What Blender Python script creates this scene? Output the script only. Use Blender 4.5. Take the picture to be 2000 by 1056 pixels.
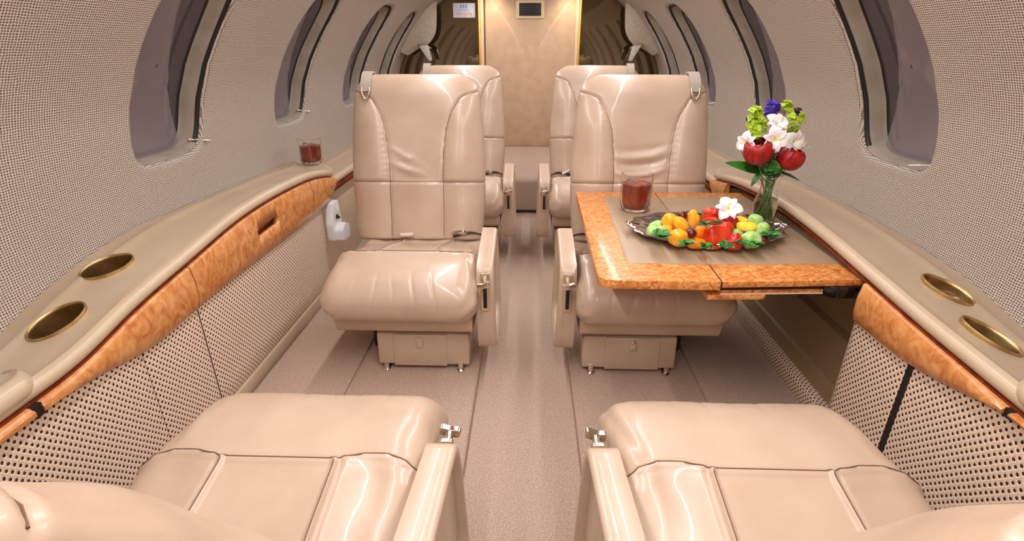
import bpy, bmesh, math, random
import numpy as np
from mathutils import Vector, Matrix, Euler
from mathutils.bvhtree import BVHTree
random.seed(7)
PI = math.pi
S = bpy.context.scene
COL = S.collection
for o in list(bpy.data.objects): bpy.data.objects.remove(o)

# ------------------------------------------------------------------ camera
EYE = np.array([0.0, 0.0, 1.0])
PITCH = math.radians(23.56); YAW = math.radians(1.838); FPX = 1000.0
cd = bpy.data.cameras.new('camera'); cam = bpy.data.objects.new('camera', cd); COL.objects.link(cam)
cd.sensor_fit = 'HORIZONTAL'; cd.sensor_width = 36; cd.lens = 36*FPX/2000; cd.clip_start = 0.02
cam.location = EYE; cam.rotation_euler = (PI/2-PITCH, 0, YAW)
S.camera = cam
# ------------------------------------------------------------------ world, exposure
S.view_settings.view_transform = 'Standard'; S.view_settings.look = 'None'
S.view_settings.exposure = 0.0; S.view_settings.gamma = 1.0
W = bpy.data.worlds.new('world'); S.world = W; W.use_nodes = True
W.node_tree.nodes['Background'].inputs[0].default_value = (0.13, 0.105, 0.10, 1)
W.node_tree.nodes['Background'].inputs[1].default_value = 1.0
# ------------------------------------------------------------------ large lights
def area(name, loc, rot, sx, sy, power, color, spread=180):
    l = bpy.data.lights.new(name, 'AREA'); l.shape = 'RECTANGLE'; l.size = sx; l.size_y = sy
    l.energy = power; l.color = color; l.spread = math.radians(spread)
    o = bpy.data.objects.new(name, l); COL.objects.link(o); o.location = loc; o.rotation_euler = rot
    return o
PINKW = (1.0, 0.95, 0.955)
area('ceiling_light_left', (-0.42, 1.0, 1.425), (0, math.radians(-12), 0), 0.030, 6.2, 37, PINKW)
area('ceiling_light_right', (0.42, 1.0, 1.425), (0, math.radians(12), 0), 0.030, 6.2, 37, PINKW)
area('cabin_light_centre', (0.0, 0.55, 1.44), (math.radians(8), 0, 0), 0.16, 0.5, 4.5, PINKW)
def spot(name, loc, rot, power, color, size, blend=0.6, rad=0.02):
    l = bpy.data.lights.new(name, 'SPOT'); l.energy = power; l.color = color; l.spot_size = math.radians(size)
    l.spot_blend = blend; l.shadow_soft_size = rad
    o = bpy.data.objects.new(name, l); COL.objects.link(o); o.location = loc; o.rotation_euler = rot
    return o
for sx in (-1, 1):
    spot('door_downlight', (sx*0.30, 4.24, 1.42), (math.radians(-12)*-1, 0, 0), 5, (1.0, 0.82, 0.5), 110, 1.0, 0.05)

# ------------------------------------------------------------------ helpers
MATS = {}
def nodes(m):
    m.use_nodes = True; nt = m.node_tree; return nt, nt.nodes, nt.links, nt.nodes['Principled BSDF']
def lin(r, g, b):
    f = lambda c: (c/255/12.92) if c/255 <= 0.04045 else ((c/255+0.055)/1.055)**2.4
    return (f(r), f(g), f(b), 1)
def simple(name, col, rough=0.5, metal=0.0, coat=0.0, **k):
    m = bpy.data.materials.new(name); nt, N, L, b = nodes(m)
    b.inputs['Base Color'].default_value = col; b.inputs['Roughness'].default_value = rough
    b.inputs['Metallic'].default_value = metal; b.inputs['Coat Weight'].default_value = coat
    for kk, v in k.items(): b.inputs[kk.replace('_', ' ')].default_value = v
    MATS[name] = m; return m
def noisy(name, c1, c2, scale, rough=0.5, bump=0.0, bscale=None, lo=0.4, hi=0.6, coat=0.0, bdist=0.002, detail=3, spec=0.5, rough2=None):
    m = simple(name, c1, rough, coat=coat); nt, N, L, b = nodes(m)
    b.inputs['Specular IOR Level'].default_value = spec
    tc = N.new('ShaderNodeTexCoord'); n = N.new('ShaderNodeTexNoise'); n.inputs['Scale'].default_value = scale; n.inputs['Detail'].default_value = detail
    L.new(tc.outputs['Object'], n.inputs['Vector'])
    r = N.new('ShaderNodeValToRGB'); r.color_ramp.elements[0].position = lo; r.color_ramp.elements[1].position = hi
    r.color_ramp.elements[0].color = c1; r.color_ramp.elements[1].color = c2
    L.new(n.outputs['Fac'], r.inputs['Fac']); L.new(r.outputs['Color'], b.inputs['Base Color'])
    if bump:
        n2 = N.new('ShaderNodeTexNoise'); n2.inputs['Scale'].default_value = bscale or scale; n2.inputs['Detail'].default_value = 4
        L.new(tc.outputs['Object'], n2.inputs['Vector'])
        bp = N.new('ShaderNodeBump'); bp.inputs['Strength'].default_value = bump; bp.inputs['Distance'].default_value = bdist
        L.new(n2.outputs['Fac'], bp.inputs['Height']); L.new(bp.outputs['Normal'], b.inputs['Normal'])
    return m

def mathn(N, L, op, a, b=None, c=None):
    n = N.new('ShaderNodeMath'); n.operation = op
    for i, x in enumerate((a, b, c)):
        if x is None: continue
        if isinstance(x, (int, float)): n.inputs[i].default_value = x
        else: L.new(x, n.inputs[i])
    return n.outputs[0]

def weave(name, cl, cd_, pu, pv, kind, lo, hi, rough=0.85, bump=0.5, jitter=0.0015, bdist=0.0015, c3=None):
    m = simple(name, cl, rough); nt, N, L, b = nodes(m)
    b.inputs['Specular IOR Level'].default_value = 0.25
    tc = N.new('ShaderNodeTexCoord')
    nz = N.new('ShaderNodeTexNoise'); nz.inputs['Scale'].default_value = 45; nz.inputs['Detail'].default_value = 2
    L.new(tc.outputs['UV'], nz.inputs['Vector'])
    sub = N.new('ShaderNodeVectorMath'); sub.operation = 'SUBTRACT'; sub.inputs[1].default_value = (0.5, 0.5, 0.5); L.new(nz.outputs['Color'], sub.inputs[0])
    sc = N.new('ShaderNodeVectorMath'); sc.operation = 'SCALE'; sc.inputs['Scale'].default_value = jitter*4; L.new(sub.outputs[0], sc.inputs[0])
    ad = N.new('ShaderNodeVectorMath'); ad.operation = 'ADD'; L.new(tc.outputs['UV'], ad.inputs[0]); L.new(sc.outputs[0], ad.inputs[1])
    sp = N.new('ShaderNodeSeparateXYZ'); L.new(ad.outputs[0], sp.inputs[0])
    u = mathn(N, L, 'MULTIPLY', sp.outputs[0], PI/pu); v = mathn(N, L, 'MULTIPLY', sp.outputs[1], PI/pv)
    if kind == 'stagger':
        a = mathn(N, L, 'COSINE', mathn(N, L, 'ADD', u, v)); c = mathn(N, L, 'COSINE', mathn(N, L, 'SUBTRACT', u, v))
    else:
        a = mathn(N, L, 'SINE', u); c = mathn(N, L, 'SINE', v)
    f = mathn(N, L, 'ABSOLUTE', mathn(N, L, 'MULTIPLY', a, c))
    n2 = N.new('ShaderNodeTexNoise'); n2.inputs['Scale'].default_value = 250; n2.inputs['Detail'].default_value = 3; L.new(tc.outputs['UV'], n2.inputs['Vector'])
    f2 = mathn(N, L, 'ADD', f, mathn(N, L, 'MULTIPLY', mathn(N, L, 'SUBTRACT', n2.outputs['Fac'], 0.5), 0.35))
    r = N.new('ShaderNodeValToRGB'); e = r.color_ramp.elements
    e[0].position = lo; e[0].color = cl; e[1].position = hi; e[1].color = cd_
    if c3: k = e.new(lo*0.35); k.color = c3; e[1].position = lo
    L.new(f2, r.inputs['Fac']); L.new(r.outputs['Color'], b.inputs['Base Color'])
    bp = N.new('ShaderNodeBump'); bp.invert = True; bp.inputs['Strength'].default_value = bump; bp.inputs['Distance'].default_value = bdist
    L.new(f2, bp.inputs['Height']); L.new(bp.outputs['Normal'], b.inputs['Normal'])
    return m

LEATHER = noisy('seat leather', lin(186,160,137), lin(195,170,147), 9, 0.30, 0.25, 160, 0.35, 0.65, 0.12, 0.0008)
LEATHER2 = noisy('ledge leather', lin(188,165,136), lin(195,173,145), 6, 0.33, 0.25, 240, 0.35, 0.65, 0.08, 0.0006)
PLAIN = noisy('recess lining', lin(150,126,92), lin(156,132,98), 5, 0.5, 0.0)
CARPET = noisy('beige carpet', lin(172,147,129), lin(194,169,151), 230, 0.95, 0.6, 420, 0.40, 0.60, 0, 0.003, 4, 0.1)
WALLM = weave('wall fabric', lin(204,193,179), lin(92,70,60), 0.0066, 0.0058, 'grid', 0.24, 0.85, jitter=0.0015, bump=0.7)
WOVEN = weave('woven panel fabric', lin(244,228,205), lin(70,44,32), 0.0150, 0.0180, 'stagger', 0.57, 0.71, jitter=0.0006, bdist=0.002, c3=lin(222,192,164))
PLASTIC = noisy('window bezel plastic', lin(158,145,130), lin(170,158,143), 12, 0.45)
BLACK = simple('black rubber', lin(18,15,14), 0.5)
DARK = simple('under-seat shade brown', lin(40,24,18), 0.6)
CHROME = simple('polished metal', lin(225,215,205), 0.18, 1.0)
SILVER = simple('silver plate', lin(200,195,190), 0.16, 1.0)
BRASS = noisy('brushed brass', lin(184,155,102), lin(208,180,128), 30, 0.36); MATS['brushed brass'].node_tree.nodes['Principled BSDF'].inputs['Metallic'].default_value = 1
GOLD = simple('gold trim', lin(214,160,70), 0.3, 0.9)
MIRROR = simple('tinted mirror', lin(150,138,116), 0.04, 1.0)
DOORM = noisy('door panel laminate', lin(203,172,142), lin(194,160,130), 14, 0.55, 0.15, 30, 0.35, 0.65, 0.05)
WHITEP = simple('white plastic', lin(225,222,222), 0.35)
DARKWOOD = noisy('dark wood edge', lin(92,30,14), lin(120,48,20), 30, 0.3)
MIRLINE = simple('cream trim', lin(220,195,165), 0.45)

def burl(name, c1, c2, c3, scale):
    m = simple(name, c1, 0.28, coat=0.35); nt, N, L, b = nodes(m)
    b.inputs['Coat Roughness'].default_value = 0.12
    tc = N.new('ShaderNodeTexCoord'); mp = N.new('ShaderNodeMapping'); mp.inputs['Scale'].default_value = (1.0, 1.7, 1.4)
    L.new(tc.outputs['Object'], mp.inputs['Vector'])
    n = N.new('ShaderNodeTexNoise'); n.inputs['Scale'].default_value = scale; n.inputs['Detail'].default_value = 6
    n.inputs['Roughness'].default_value = 0.52; n.inputs['Distortion'].default_value = 2.0; L.new(mp.outputs[0], n.inputs['Vector'])
    r = N.new('ShaderNodeValToRGB'); e = r.color_ramp.elements
    e[0].position = 0.34; e[0].color = c1; e[1].position = 0.66; e[1].color = c3; k = e.new(0.5); k.color = c2
    L.new(n.outputs['Fac'], r.inputs['Fac']); L.new(r.outputs['Color'], b.inputs['Base Color'])
    return m
BURL = burl('orange burl veneer', lin(178,104,50), lin(200,132,72), lin(216,154,94), 14)
BURL2 = burl('table burl veneer', lin(172,92,38), lin(208,130,64), lin(230,170,98), 42)
BURL2.node_tree.nodes['Principled BSDF'].inputs['Roughness'].default_value = 0.4; BURL2.node_tree.nodes['Principled BSDF'].inputs['Coat Weight'].default_value = 0.15

def cleanup(bm): bmesh.ops.recalc_face_normals(bm, faces=bm.faces)
def link(name, me, mat, parent=None, smooth=True, loc=None, rot=None):
    o = bpy.data.objects.new(name, me); COL.objects.link(o)
    for mm in (mat if isinstance(mat, (list, tuple)) else [mat]): me.materials.append(mm)
    if smooth:
        me.polygons.foreach_set('use_smooth', [True]*len(me.polygons))
    if parent: o.parent = parent
    if loc is not None: o.location = loc
    if rot is not None: o.rotation_euler = rot
    return o
def obj_bm(name, bm, mat, parent=None, smooth=True, angle=40, loc=None, rot=None):
    cleanup(bm); me = bpy.data.meshes.new(name); bm.to_mesh(me); bm.free()
    o = link(name, me, mat, parent, smooth, loc, rot)
    if smooth:
        try: me.set_sharp_from_angle(angle=math.radians(angle))
        except Exception: pass
    return o
def root(name, label, cat, loc=(0,0,0), rz=0, group=None):
    o = bpy.data.objects.new(name, None); COL.objects.link(o); o.location = loc; o.rotation_euler = (0,0,rz)
    o.empty_display_size = 0.05
    return tag(o, label, cat, group)
def tag(o, label, cat, group=None):
    o['label'] = label; o['category'] = cat
    if group: o['group'] = group
    return o
def struct(o): o['kind'] = 'structure'; return o

def bm_box(bm, lo, hi, bevel=0.0, segs=2, mat=None):
    c = [(lo[i]+hi[i])/2 for i in range(3)]; s = [abs(hi[i]-lo[i]) for i in range(3)]
    M = Matrix.Translation(c) @ Matrix.Diagonal((*s, 1))
    if mat is not None: M = mat @ M
    r = bmesh.ops.create_cube(bm, size=1, matrix=M)
    if bevel:
        ed = list({e for v in r['verts'] for e in v.link_edges})
        bmesh.ops.bevel(bm, geom=ed, offset=bevel, segments=segs, profile=0.5, affect='EDGES')
def box(name, lo, hi, mat, parent=None, bevel=0.004, segs=2, **k):
    bm = bmesh.new(); bm_box(bm, lo, hi, bevel, segs); return obj_bm(name, bm, mat, parent, **k)
def prism(name, pts, axis, a0, a1, mat, parent=None, bevel=0.0, segs=3, **k):
    """polygon pts in the two other axes, extruded along axis from a0 to a1"""
    bm = bmesh.new()
    def P(p, a):
        return {'x': (a, p[0], p[1]), 'y': (p[0], a, p[1]), 'z': (p[0], p[1], a)}[axis]
    A = [bm.verts.new(P(p, a0)) for p in pts]; B = [bm.verts.new(P(p, a1)) for p in pts]
    bm.faces.new(A); bm.faces.new(B[::-1]); n = len(pts)
    for i in range(n): bm.faces.new((A[i], A[(i+1)%n], B[(i+1)%n], B[i]))
    cleanup(bm)
    if bevel: bmesh.ops.bevel(bm, geom=list(bm.edges), offset=bevel, segments=segs, profile=0.5, affect='EDGES', clamp_overlap=True)
    return obj_bm(name, bm, mat, parent, **k)
def fillet(pts, r, n=5):
    """round the corners of a 2D polygon; r may be a list"""
    out = []; m = len(pts)
    for i in range(m):
        p = np.array(pts[i], float); a = np.array(pts[i-1], float)-p; b = np.array(pts[(i+1)%m], float)-p
        ri = r[i] if isinstance(r, (list, tuple)) else r
        la, lb = np.linalg.norm(a), np.linalg.norm(b); a /= la; b /= lb; d = min(ri, la*0.48, lb*0.48)
        if d < 1e-5: out.append(tuple(p)); continue
        for k in range(n+1):
            t = k/n; q = p + a*d*(1-t)**2 + b*d*t**2
            out.append(tuple(q))
    return out
def lathe(name, prof, mat, parent=None, n=40, loc=None, rot=None, wob=None, closed=False, angle=40):
    bm = bmesh.new(); rings = []
    for (r, z) in prof:
        if r < 1e-6: rings.append([bm.verts.new((0,0,z))]); continue
        rg = []
        for i in range(n):
            a = 2*PI*i/n; rr = r*(wob(a, z) if wob else 1); rg.append(bm.verts.new((rr*math.cos(a), rr*math.sin(a), z)))
        rings.append(rg)
    if closed: rings.append(rings[0])
    for A, B in zip(rings, rings[1:]):
        if len(A) == 1 and len(B) == 1: continue
        for i in range(n):
            j = (i+1) % n
            if len(A) == 1: bm.faces.new((A[0], B[i], B[j]))
            elif len(B) == 1: bm.faces.new((A[i], A[j], B[0]))
            else: bm.faces.new((A[i], A[j], B[j], B[i]))
    return obj_bm(name, bm, mat, parent, loc=loc, rot=rot, angle=angle)
def loft(name, rings, mat, parent=None, cap=True, closed=True, uv=None, smooth=True, angle=None, post=None, loc=None, rot=None, flip=False):
    """rings: array (R, N, 3)"""
    V = np.asarray(rings, float); R, N, _ = V.shape
    F = []; J = N if closed else N-1
    for i in range(R-1):
        for j in range(J):
            k = (j+1) % N
            f = (i*N+j, i*N+k, (i+1)*N+k, (i+1)*N+j); F.append(f[::-1] if flip else f)
    verts = V.reshape(-1, 3)
    if cap and closed:
        F.append(tuple(range(N))[::-1] if not flip else tuple(range(N))); F.append(tuple((R-1)*N+j for j in range(N)) if not flip else tuple((R-1)*N+j for j in range(N))[::-1])
    me = bpy.data.meshes.new(name); me.from_pydata([tuple(v) for v in verts], [], F)
    if uv is not None:
        U = np.asarray(uv, float).reshape(-1, 2); ul = me.uv_layers.new(name='UVMap')
        idx = np.empty(len(me.loops), int); me.loops.foreach_get('vertex_index', idx)
        ul.data.foreach_set('uv', U[idx].ravel())
    if post:
        me.update(); nrm = np.empty(len(verts)*3); me.vertex_normals.foreach_get('vector', nrm); nrm = nrm.reshape(-1, 3)
        verts = post(verts.copy(), nrm); me.vertices.foreach_set('co', verts.ravel()); me.update()
    o = link(name, me, mat, parent, smooth, loc, rot)
    if cap or angle:
        bm = bmesh.new(); bm.from_mesh(me); cleanup(bm); bm.to_mesh(me); bm.free()
        if angle:
            me.set_sharp_from_angle(angle=math.radians(angle))
    return o
def tube_rings(path, r, n=10):
    P = [np.array(p, float) for p in path]; out = []; up = np.array([0.03, 0.05, 1.0]); m = len(P)
    R = r if isinstance(r, (list, tuple, np.ndarray)) else [r]*m
    for i, p in enumerate(P):
        t = P[min(i+1, m-1)]-P[max(i-1, 0)]; t /= np.linalg.norm(t)+1e-12
        a = np.cross(t, up); 
        if np.linalg.norm(a) < 0.1: a = np.cross(t, np.array([1.0, 0, 0]))
        a /= np.linalg.norm(a); b = np.cross(t, a)
        out.append([p + R[i]*(a*math.cos(2*PI*k/n)+b*math.sin(2*PI*k/n)) for k in range(n)])
    return out
def tube(name, path, r, mat, parent=None, n=10, **k): return loft(name, tube_rings(path, r, n), mat, parent, angle=50, **k)
def smoothpath(pts, n=8):
    P = [np.array(p, float) for p in pts]; P = [2*P[0]-P[1]]+P+[2*P[-1]-P[-2]]; out = []
    for i in range(1, len(P)-2):
        for k in range(n):
            t = k/n; a, b, c, d = P[i-1:i+3]
            out.append(0.5*((2*b)+(-a+c)*t+(2*a-5*b+4*c-d)*t*t+(-a+3*b-3*c+d)*t**3))
    out.append(P[-2]); return out
def boolean(o, cutters):
    for c in cutters:
        m = o.modifiers.new('b', 'BOOLEAN'); m.operation = 'DIFFERENCE'; m.object = c; m.solver = 'EXACT'
    dg = bpy.context.evaluated_depsgraph_get(); dg.update()
    me = bpy.data.meshes.new_from_object(o.evaluated_get(dg)); o.modifiers.clear(); o.data = me
    for c in cutters: bpy.data.objects.remove(c)
    return o
def cylinder_obj(r, z0, z1, loc, n=48, rot=None):
    bm = bmesh.new(); bmesh.ops.create_cone(bm, cap_ends=True, segments=n, radius1=r, radius2=r, depth=z1-z0, matrix=Matrix.Translation((0,0,(z0+z1)/2)))
    return obj_bm('cutter', bm, DARK, None, loc=loc, rot=rot)
def interp(x, xs, ys): return np.interp(x, xs, ys)
def crinterp(x, xs, ys):
    """smooth (monotone-ish) interpolation through control points"""
    xs = np.array(xs, float); ys = np.array(ys, float); m = np.gradient(ys, xs); x = np.clip(x, xs[0], xs[-1])
    i = np.clip(np.searchsorted(xs, x)-1, 0, len(xs)-2); h = xs[i+1]-xs[i]; t = (x-xs[i])/h
    return (2*t**3-3*t**2+1)*ys[i]+(t**3-2*t**2+t)*h*m[i]+(-2*t**3+3*t**2)*ys[i+1]+(t**3-t**2)*h*m[i+1]

# ================================================================== cabin shell
ZW = [-0.05, 0.0, 0.25, 0.40, 0.70, 0.88, 1.03, 1.15, 1.25, 1.36]
XWt = [0.93, 0.96, 1.10, 1.13, 1.13, 1.085, 1.00, 0.91, 0.815, 0.66]
_zt = np.linspace(-0.05, 1.36, 400); _xt = crinterp(_zt, ZW, XWt)
_arc = np.concatenate([[0], np.cumsum(np.hypot(np.diff(_zt), np.diff(_xt)))])
def XW(y, z, side):
    x = np.interp(z, _zt, _xt); s = 1-0.055*np.clip((y-3.0)/1.4, 0, 1)**1.3
    return side*x*s*(1.0 if side < 0 else 0.978)
def wallpt(y, z, side, out=0.0):
    return np.stack([XW(y, z, side)+side*out, y+0*z, z+0*y], -1)
WHW, WHH, WZC, WN = 0.185, 0.290, 0.949, 4.0
def window_outline(yc, n, sc=1.0, dz=0.0, hw=WHW, N=WN):
    t = np.arange(n)*2*PI/n; c, s = np.cos(t), np.sin(t); N = np.where(s < 0, 5.6, 3.6)
    lean = 0.012*s                                   # the openings lean a little towards the tail at the top
    return yc+hw*sc*np.sign(c)*np.abs(c)**(2/N)+lean, WZC+dz+(WHH-(1-sc)*hw)*np.sign(s)*np.abs(s)**(2/N)
YC = [1.615+0.885*k for k in range(-4, 4)]; YC[-1] = 4.01
YB = [1.1725+0.885*k for k in range(-4, 5)]
Z0, Z1 = 0.25, 1.36
def build_wall(side, name):
    V = []; F = []; U = []
    def add(P, uv, N, base):
        V.extend(map(tuple, P)); U.extend(map(tuple, uv))
    n = 120
    for b, yc in enumerate(YC):
        y0, y1 = YB[b], YB[b+1]
        oy, oz = window_outline(yc, n, hw=0.15 if b == 7 else WHW)
        # matching points on the bay rectangle
        t = np.arange(n)*2*PI/n
        c, s = np.cos(t), np.sin(t)
        by = np.where(c > 0, y1, y0); k = np.where(np.abs(c) > 1e-9, (by-yc)/np.where(np.abs(c) > 1e-9, c, 1), 1e9)
        bz = np.where(s > 0, Z1, Z0); k2 = np.where(np.abs(s) > 1e-9, (bz-WZC)/np.where(np.abs(s) > 1e-9, s, 1), 1e9)
        kk = np.minimum(k, k2); ry = yc+kk*c; rz = WZC+kk*s
        for cy, cz in ((y0, Z0), (y1, Z0), (y0, Z1), (y1, Z1)):
            j = int(np.argmin((ry-cy)**2+(rz-cz)**2)); ry[j], rz[j] = cy, cz
        rings = []
        M = 22
        for q in (3, 2, 1):        # rolled fabric lip turning out into the window well
            a = q/3*PI/2; rr = 0.014
            yy = oy+(yc-oy)*0.0; d_in = rr*(math.sin(a)); d_out = rr*(1-math.cos(a))
            sc = 1-d_in/WHW*0.9
            yy, zz = yc+(oy-yc)*sc, WZC+(oz-WZC)*(1-d_in/WHH*0.9)
            rings.append((yy, zz, d_out))
        for q in range(M+1):
            w = (q/M)**1.15; rings.append((oy*(1-w)+ry*w, oz*(1-w)+rz*w, 0.0))
        base = len(V)
        for (yy, zz, d) in rings:
            V.extend(map(tuple, wallpt(yy, zz, side, d))); U.extend(zip(yy, np.interp(zz, _zt, _arc)))
        for i in range(len(rings)-1):
            for j in range(n):
                k_ = (j+1) % n; f = (base+i*n+j, base+i*n+k_, base+(i+1)*n+k_, base+(i+1)*n+j)
                F.append(f if side < 0 else f[::-1])
    # the strip below the windows, down to the floor
    base = len(V); zz = np.linspace(-0.05, Z0, 6)
    for y in (YB[0], YB[-1]):
        P = wallpt(np.full(6, y), zz, side); V.extend(map(tuple, P)); U.extend(zip(np.full(6, y), np.interp(zz, _zt, _arc)))
    for i in range(5): F.append((base+i, base+i+1, base+6+i+1, base+6+i))
    me = bpy.data.meshes.new(name); me.from_pydata(V, [], F)
    ul = me.uv_layers.new(name='UVMap'); idx = np.empty(len(me.loops), int); me.loops.foreach_get('vertex_index', idx)
    ul.data.foreach_set('uv', np.array(U)[idx].ravel())
    return struct(link(name, me, WALLM))
build_wall(-1, 'wall_left'); build_wall(1, 'wall_right')

# ceiling
xs = np.linspace(-1, 1, 25); ys = np.linspace(YB[0], YB[-1], 24); CEIL = noisy('headliner', lin(150,136,118), lin(158,144,126), 60, 0.8)
rings = []; uvs = []
for y in ys:
    xl, xr = XW(y, 1.36, -1), XW(y, 1.36, 1); x = xl+(xr-xl)*(xs+1)/2
    rings.append(np.stack([x, np.full(25, y), 1.36+0.15*(1-xs**2)], -1)); uvs.append(np.stack([x, np.full(25, y)], -1))
struct(loft('ceiling', rings, CEIL, cap=False, closed=False, uv=uvs))

# floor: a sunken aisle between two carpeted platforms
pf = [(-1.02, -0.01), (-0.165, -0.01), (-0.160, -0.014), (-0.158, -0.035), (0.148, -0.035), (0.150, -0.014), (0.155, -0.01), (1.02, -0.01)]
pf = [(x, z+0.005) for x, z in pf]
rings = [[(x, y, z) for x, z in pf] for y in np.linspace(YB[0], 4.42, 12)]
struct(loft('floor', rings, CARPET, cap=False, closed=False, smooth=False, flip=True))
# carpet seams across the platforms: raised service panels
for sx, x0, x1, y0, y1 in ((-1, -0.855, -0.57, 0.9, 1.72), (1, 0.56, 0.83, 0.9, 1.76)):
    bm = bmesh.new(); bm_box(bm, (x0, y0, -0.006), (x1, y1, 0.004), 0.004, 2)
    o = obj_bm('floor_panel', bm, CARPET); tag(o, 'carpeted floor cover panel lying between the %s side wall and the drawer of the window seat' % ('left' if sx < 0 else 'right, table'), 'floor panel')

# end walls
struct(box('wall_back', (-1.15, 4.405, -0.05), (1.15, 4.45, 1.56), DOORM, bevel=0))
struct(box('wall_front', (-1.15, YB[0]-0.05, -0.05), (1.15, YB[0], 1.56), PLAIN, bevel=0))

# window wells, seals, panes
def windowset(side, k, yc, hw):
    n = 96; nm = 'window_%d' % k
    def ring(sc, out, dz=0, shift=0.0):
        y, z = window_outline(yc, n, sc, dz, hw); return wallpt(y+shift, z, side, out)
    # bezel: a moulded well that narrows towards the pane
    steps = [(0.925, 0.014), (0.918, 0.018), (0.900, 0.028), (0.885, 0.040), (0.868, 0.062), (0.858, 0.074), (0.845, 0.079), (0.835, 0.081)]
    fr = struct(loft(nm, [ring(s, o) for s, o in steps], PLASTIC, cap=False, flip=side > 0)); 
    sel = [i % n for i in range(-13, 27)]              # black slot of the sliding shade along the far edge
    prof = [(0.934, 0.0135), (0.925, 0.0125), (0.903, 0.0205), (0.896, 0.026)]
    loft('shade_slot', [ring(s, o)[sel] for s, o in prof], BLACK, fr, cap=False, closed=False, flip=side > 0)
    y, z = window_outline(yc, n, 0.845, 0, hw)
    rr = []
    for w in (1, 0.75, 0.5, 0.25, 0.02):
        yy = yc+(y-yc)*w; zz = WZC+(z-WZC)*w; rr.append(wallpt(yy, zz, side, 0.079))
    g = loft('pane', rr, PANE, fr, cap=False, flip=side < 0)
    loft('gasket', [ring(s, o) for s, o in ((0.842, 0.0785), (0.835, 0.0745), (0.80, 0.0745), (0.79, 0.0785))], BLACK, fr, cap=False, flip=side > 0)
    y, z = window_outline(yc, n, 0.868, 0, hw)
    # polarised shade film with a straight edge; its grey also paints reflected light
    rr = []
    for w in (1, 0.75, 0.5, 0.25, 0.02):
        yy = yc+(y-yc)*w; zz = WZC+(z-WZC)*w
        # clip against a slanted line, leaving a straight diagonal edge
        d = (yy-(yc+0.30*hw)) + 0.30*(zz-WZC); yy = np.where(d > 0, yy-d, yy); rr.append(wallpt(yy, zz, side, 0.066))
    loft('shade_film_with_glare', rr, SHADE, fr, cap=False, flip=side < 0)
    # little chrome slide knob across the well
    kz = WZC-WHH+0.045; ky = yc+hw*0.86 if side < 0 else yc-hw*0.70
    if side > 0: kz -= 0.012
    a = wallpt(np.array([ky-0.035]), np.array([kz+0.008]), side, 0.030)[0]; b = wallpt(np.array([ky+0.020]), np.array([kz-0.004]), side, -0.012)[0]
    tube('shade_knob', [a, a*0.6+b*0.4, b], [0.0045, 0.0028, 0.005], CHROME, fr, n=8)
    return fr
PANE = bpy.data.materials.new('window glass'); nt, N, L, b = nodes(PANE)
N.remove(b); mx = N.new('ShaderNodeMixShader'); gl = N.new('ShaderNodeBsdfGlossy'); gl.inputs['Roughness'].default_value = 0.03; gl.inputs['Color'].default_value = (0.85,0.8,0.82,1)
tr = N.new('ShaderNodeBsdfTransparent'); tr.inputs['Color'].default_value = (0.42, 0.34, 0.35, 1); mx.inputs[0].default_value = 0.14
L.new(tr.outputs[0], mx.inputs[1]); L.new(gl.outputs[0], mx.inputs[2]); L.new(mx.outputs[0], N['Material Output'].inputs['Surface'])
SHADE = bpy.data.materials.new('shade film with painted glare'); nt, N, L, b = nodes(SHADE)
N.remove(b); mx = N.new('ShaderNodeMixShader'); gl = N.new('ShaderNodeBsdfGlossy'); gl.inputs['Roughness'].default_value = 0.12; gl.inputs['Color'].default_value = (0.9,0.85,0.88,1)
df_ = N.new('ShaderNodeBsdfDiffuse'); df_.inputs['Color'].default_value = (0.29, 0.245, 0.25, 1); mx2 = N.new('ShaderNodeMixShader'); mx2.inputs[0].default_value = 0.55  # grey diffuse puts the pane's reflected light into the film colour
tr = N.new('ShaderNodeBsdfTransparent'); tr.inputs['Color'].default_value = (0.95, 0.9, 0.9, 1); mx.inputs[0].default_value = 0.08
L.new(tr.outputs[0], mx2.inputs[1]); L.new(df_.outputs[0], mx2.inputs[2]); L.new(mx2.outputs[0], mx.inputs[1]); L.new(gl.outputs[0], mx.inputs[2]); L.new(mx.outputs[0], N['Material Output'].inputs['Surface'])
k = 1
for b_, yc in enumerate(YC):
    for side in (-1, 1):
        windowset(side, k, yc, 0.15 if b_ == 7 else WHW); k += 1

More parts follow.
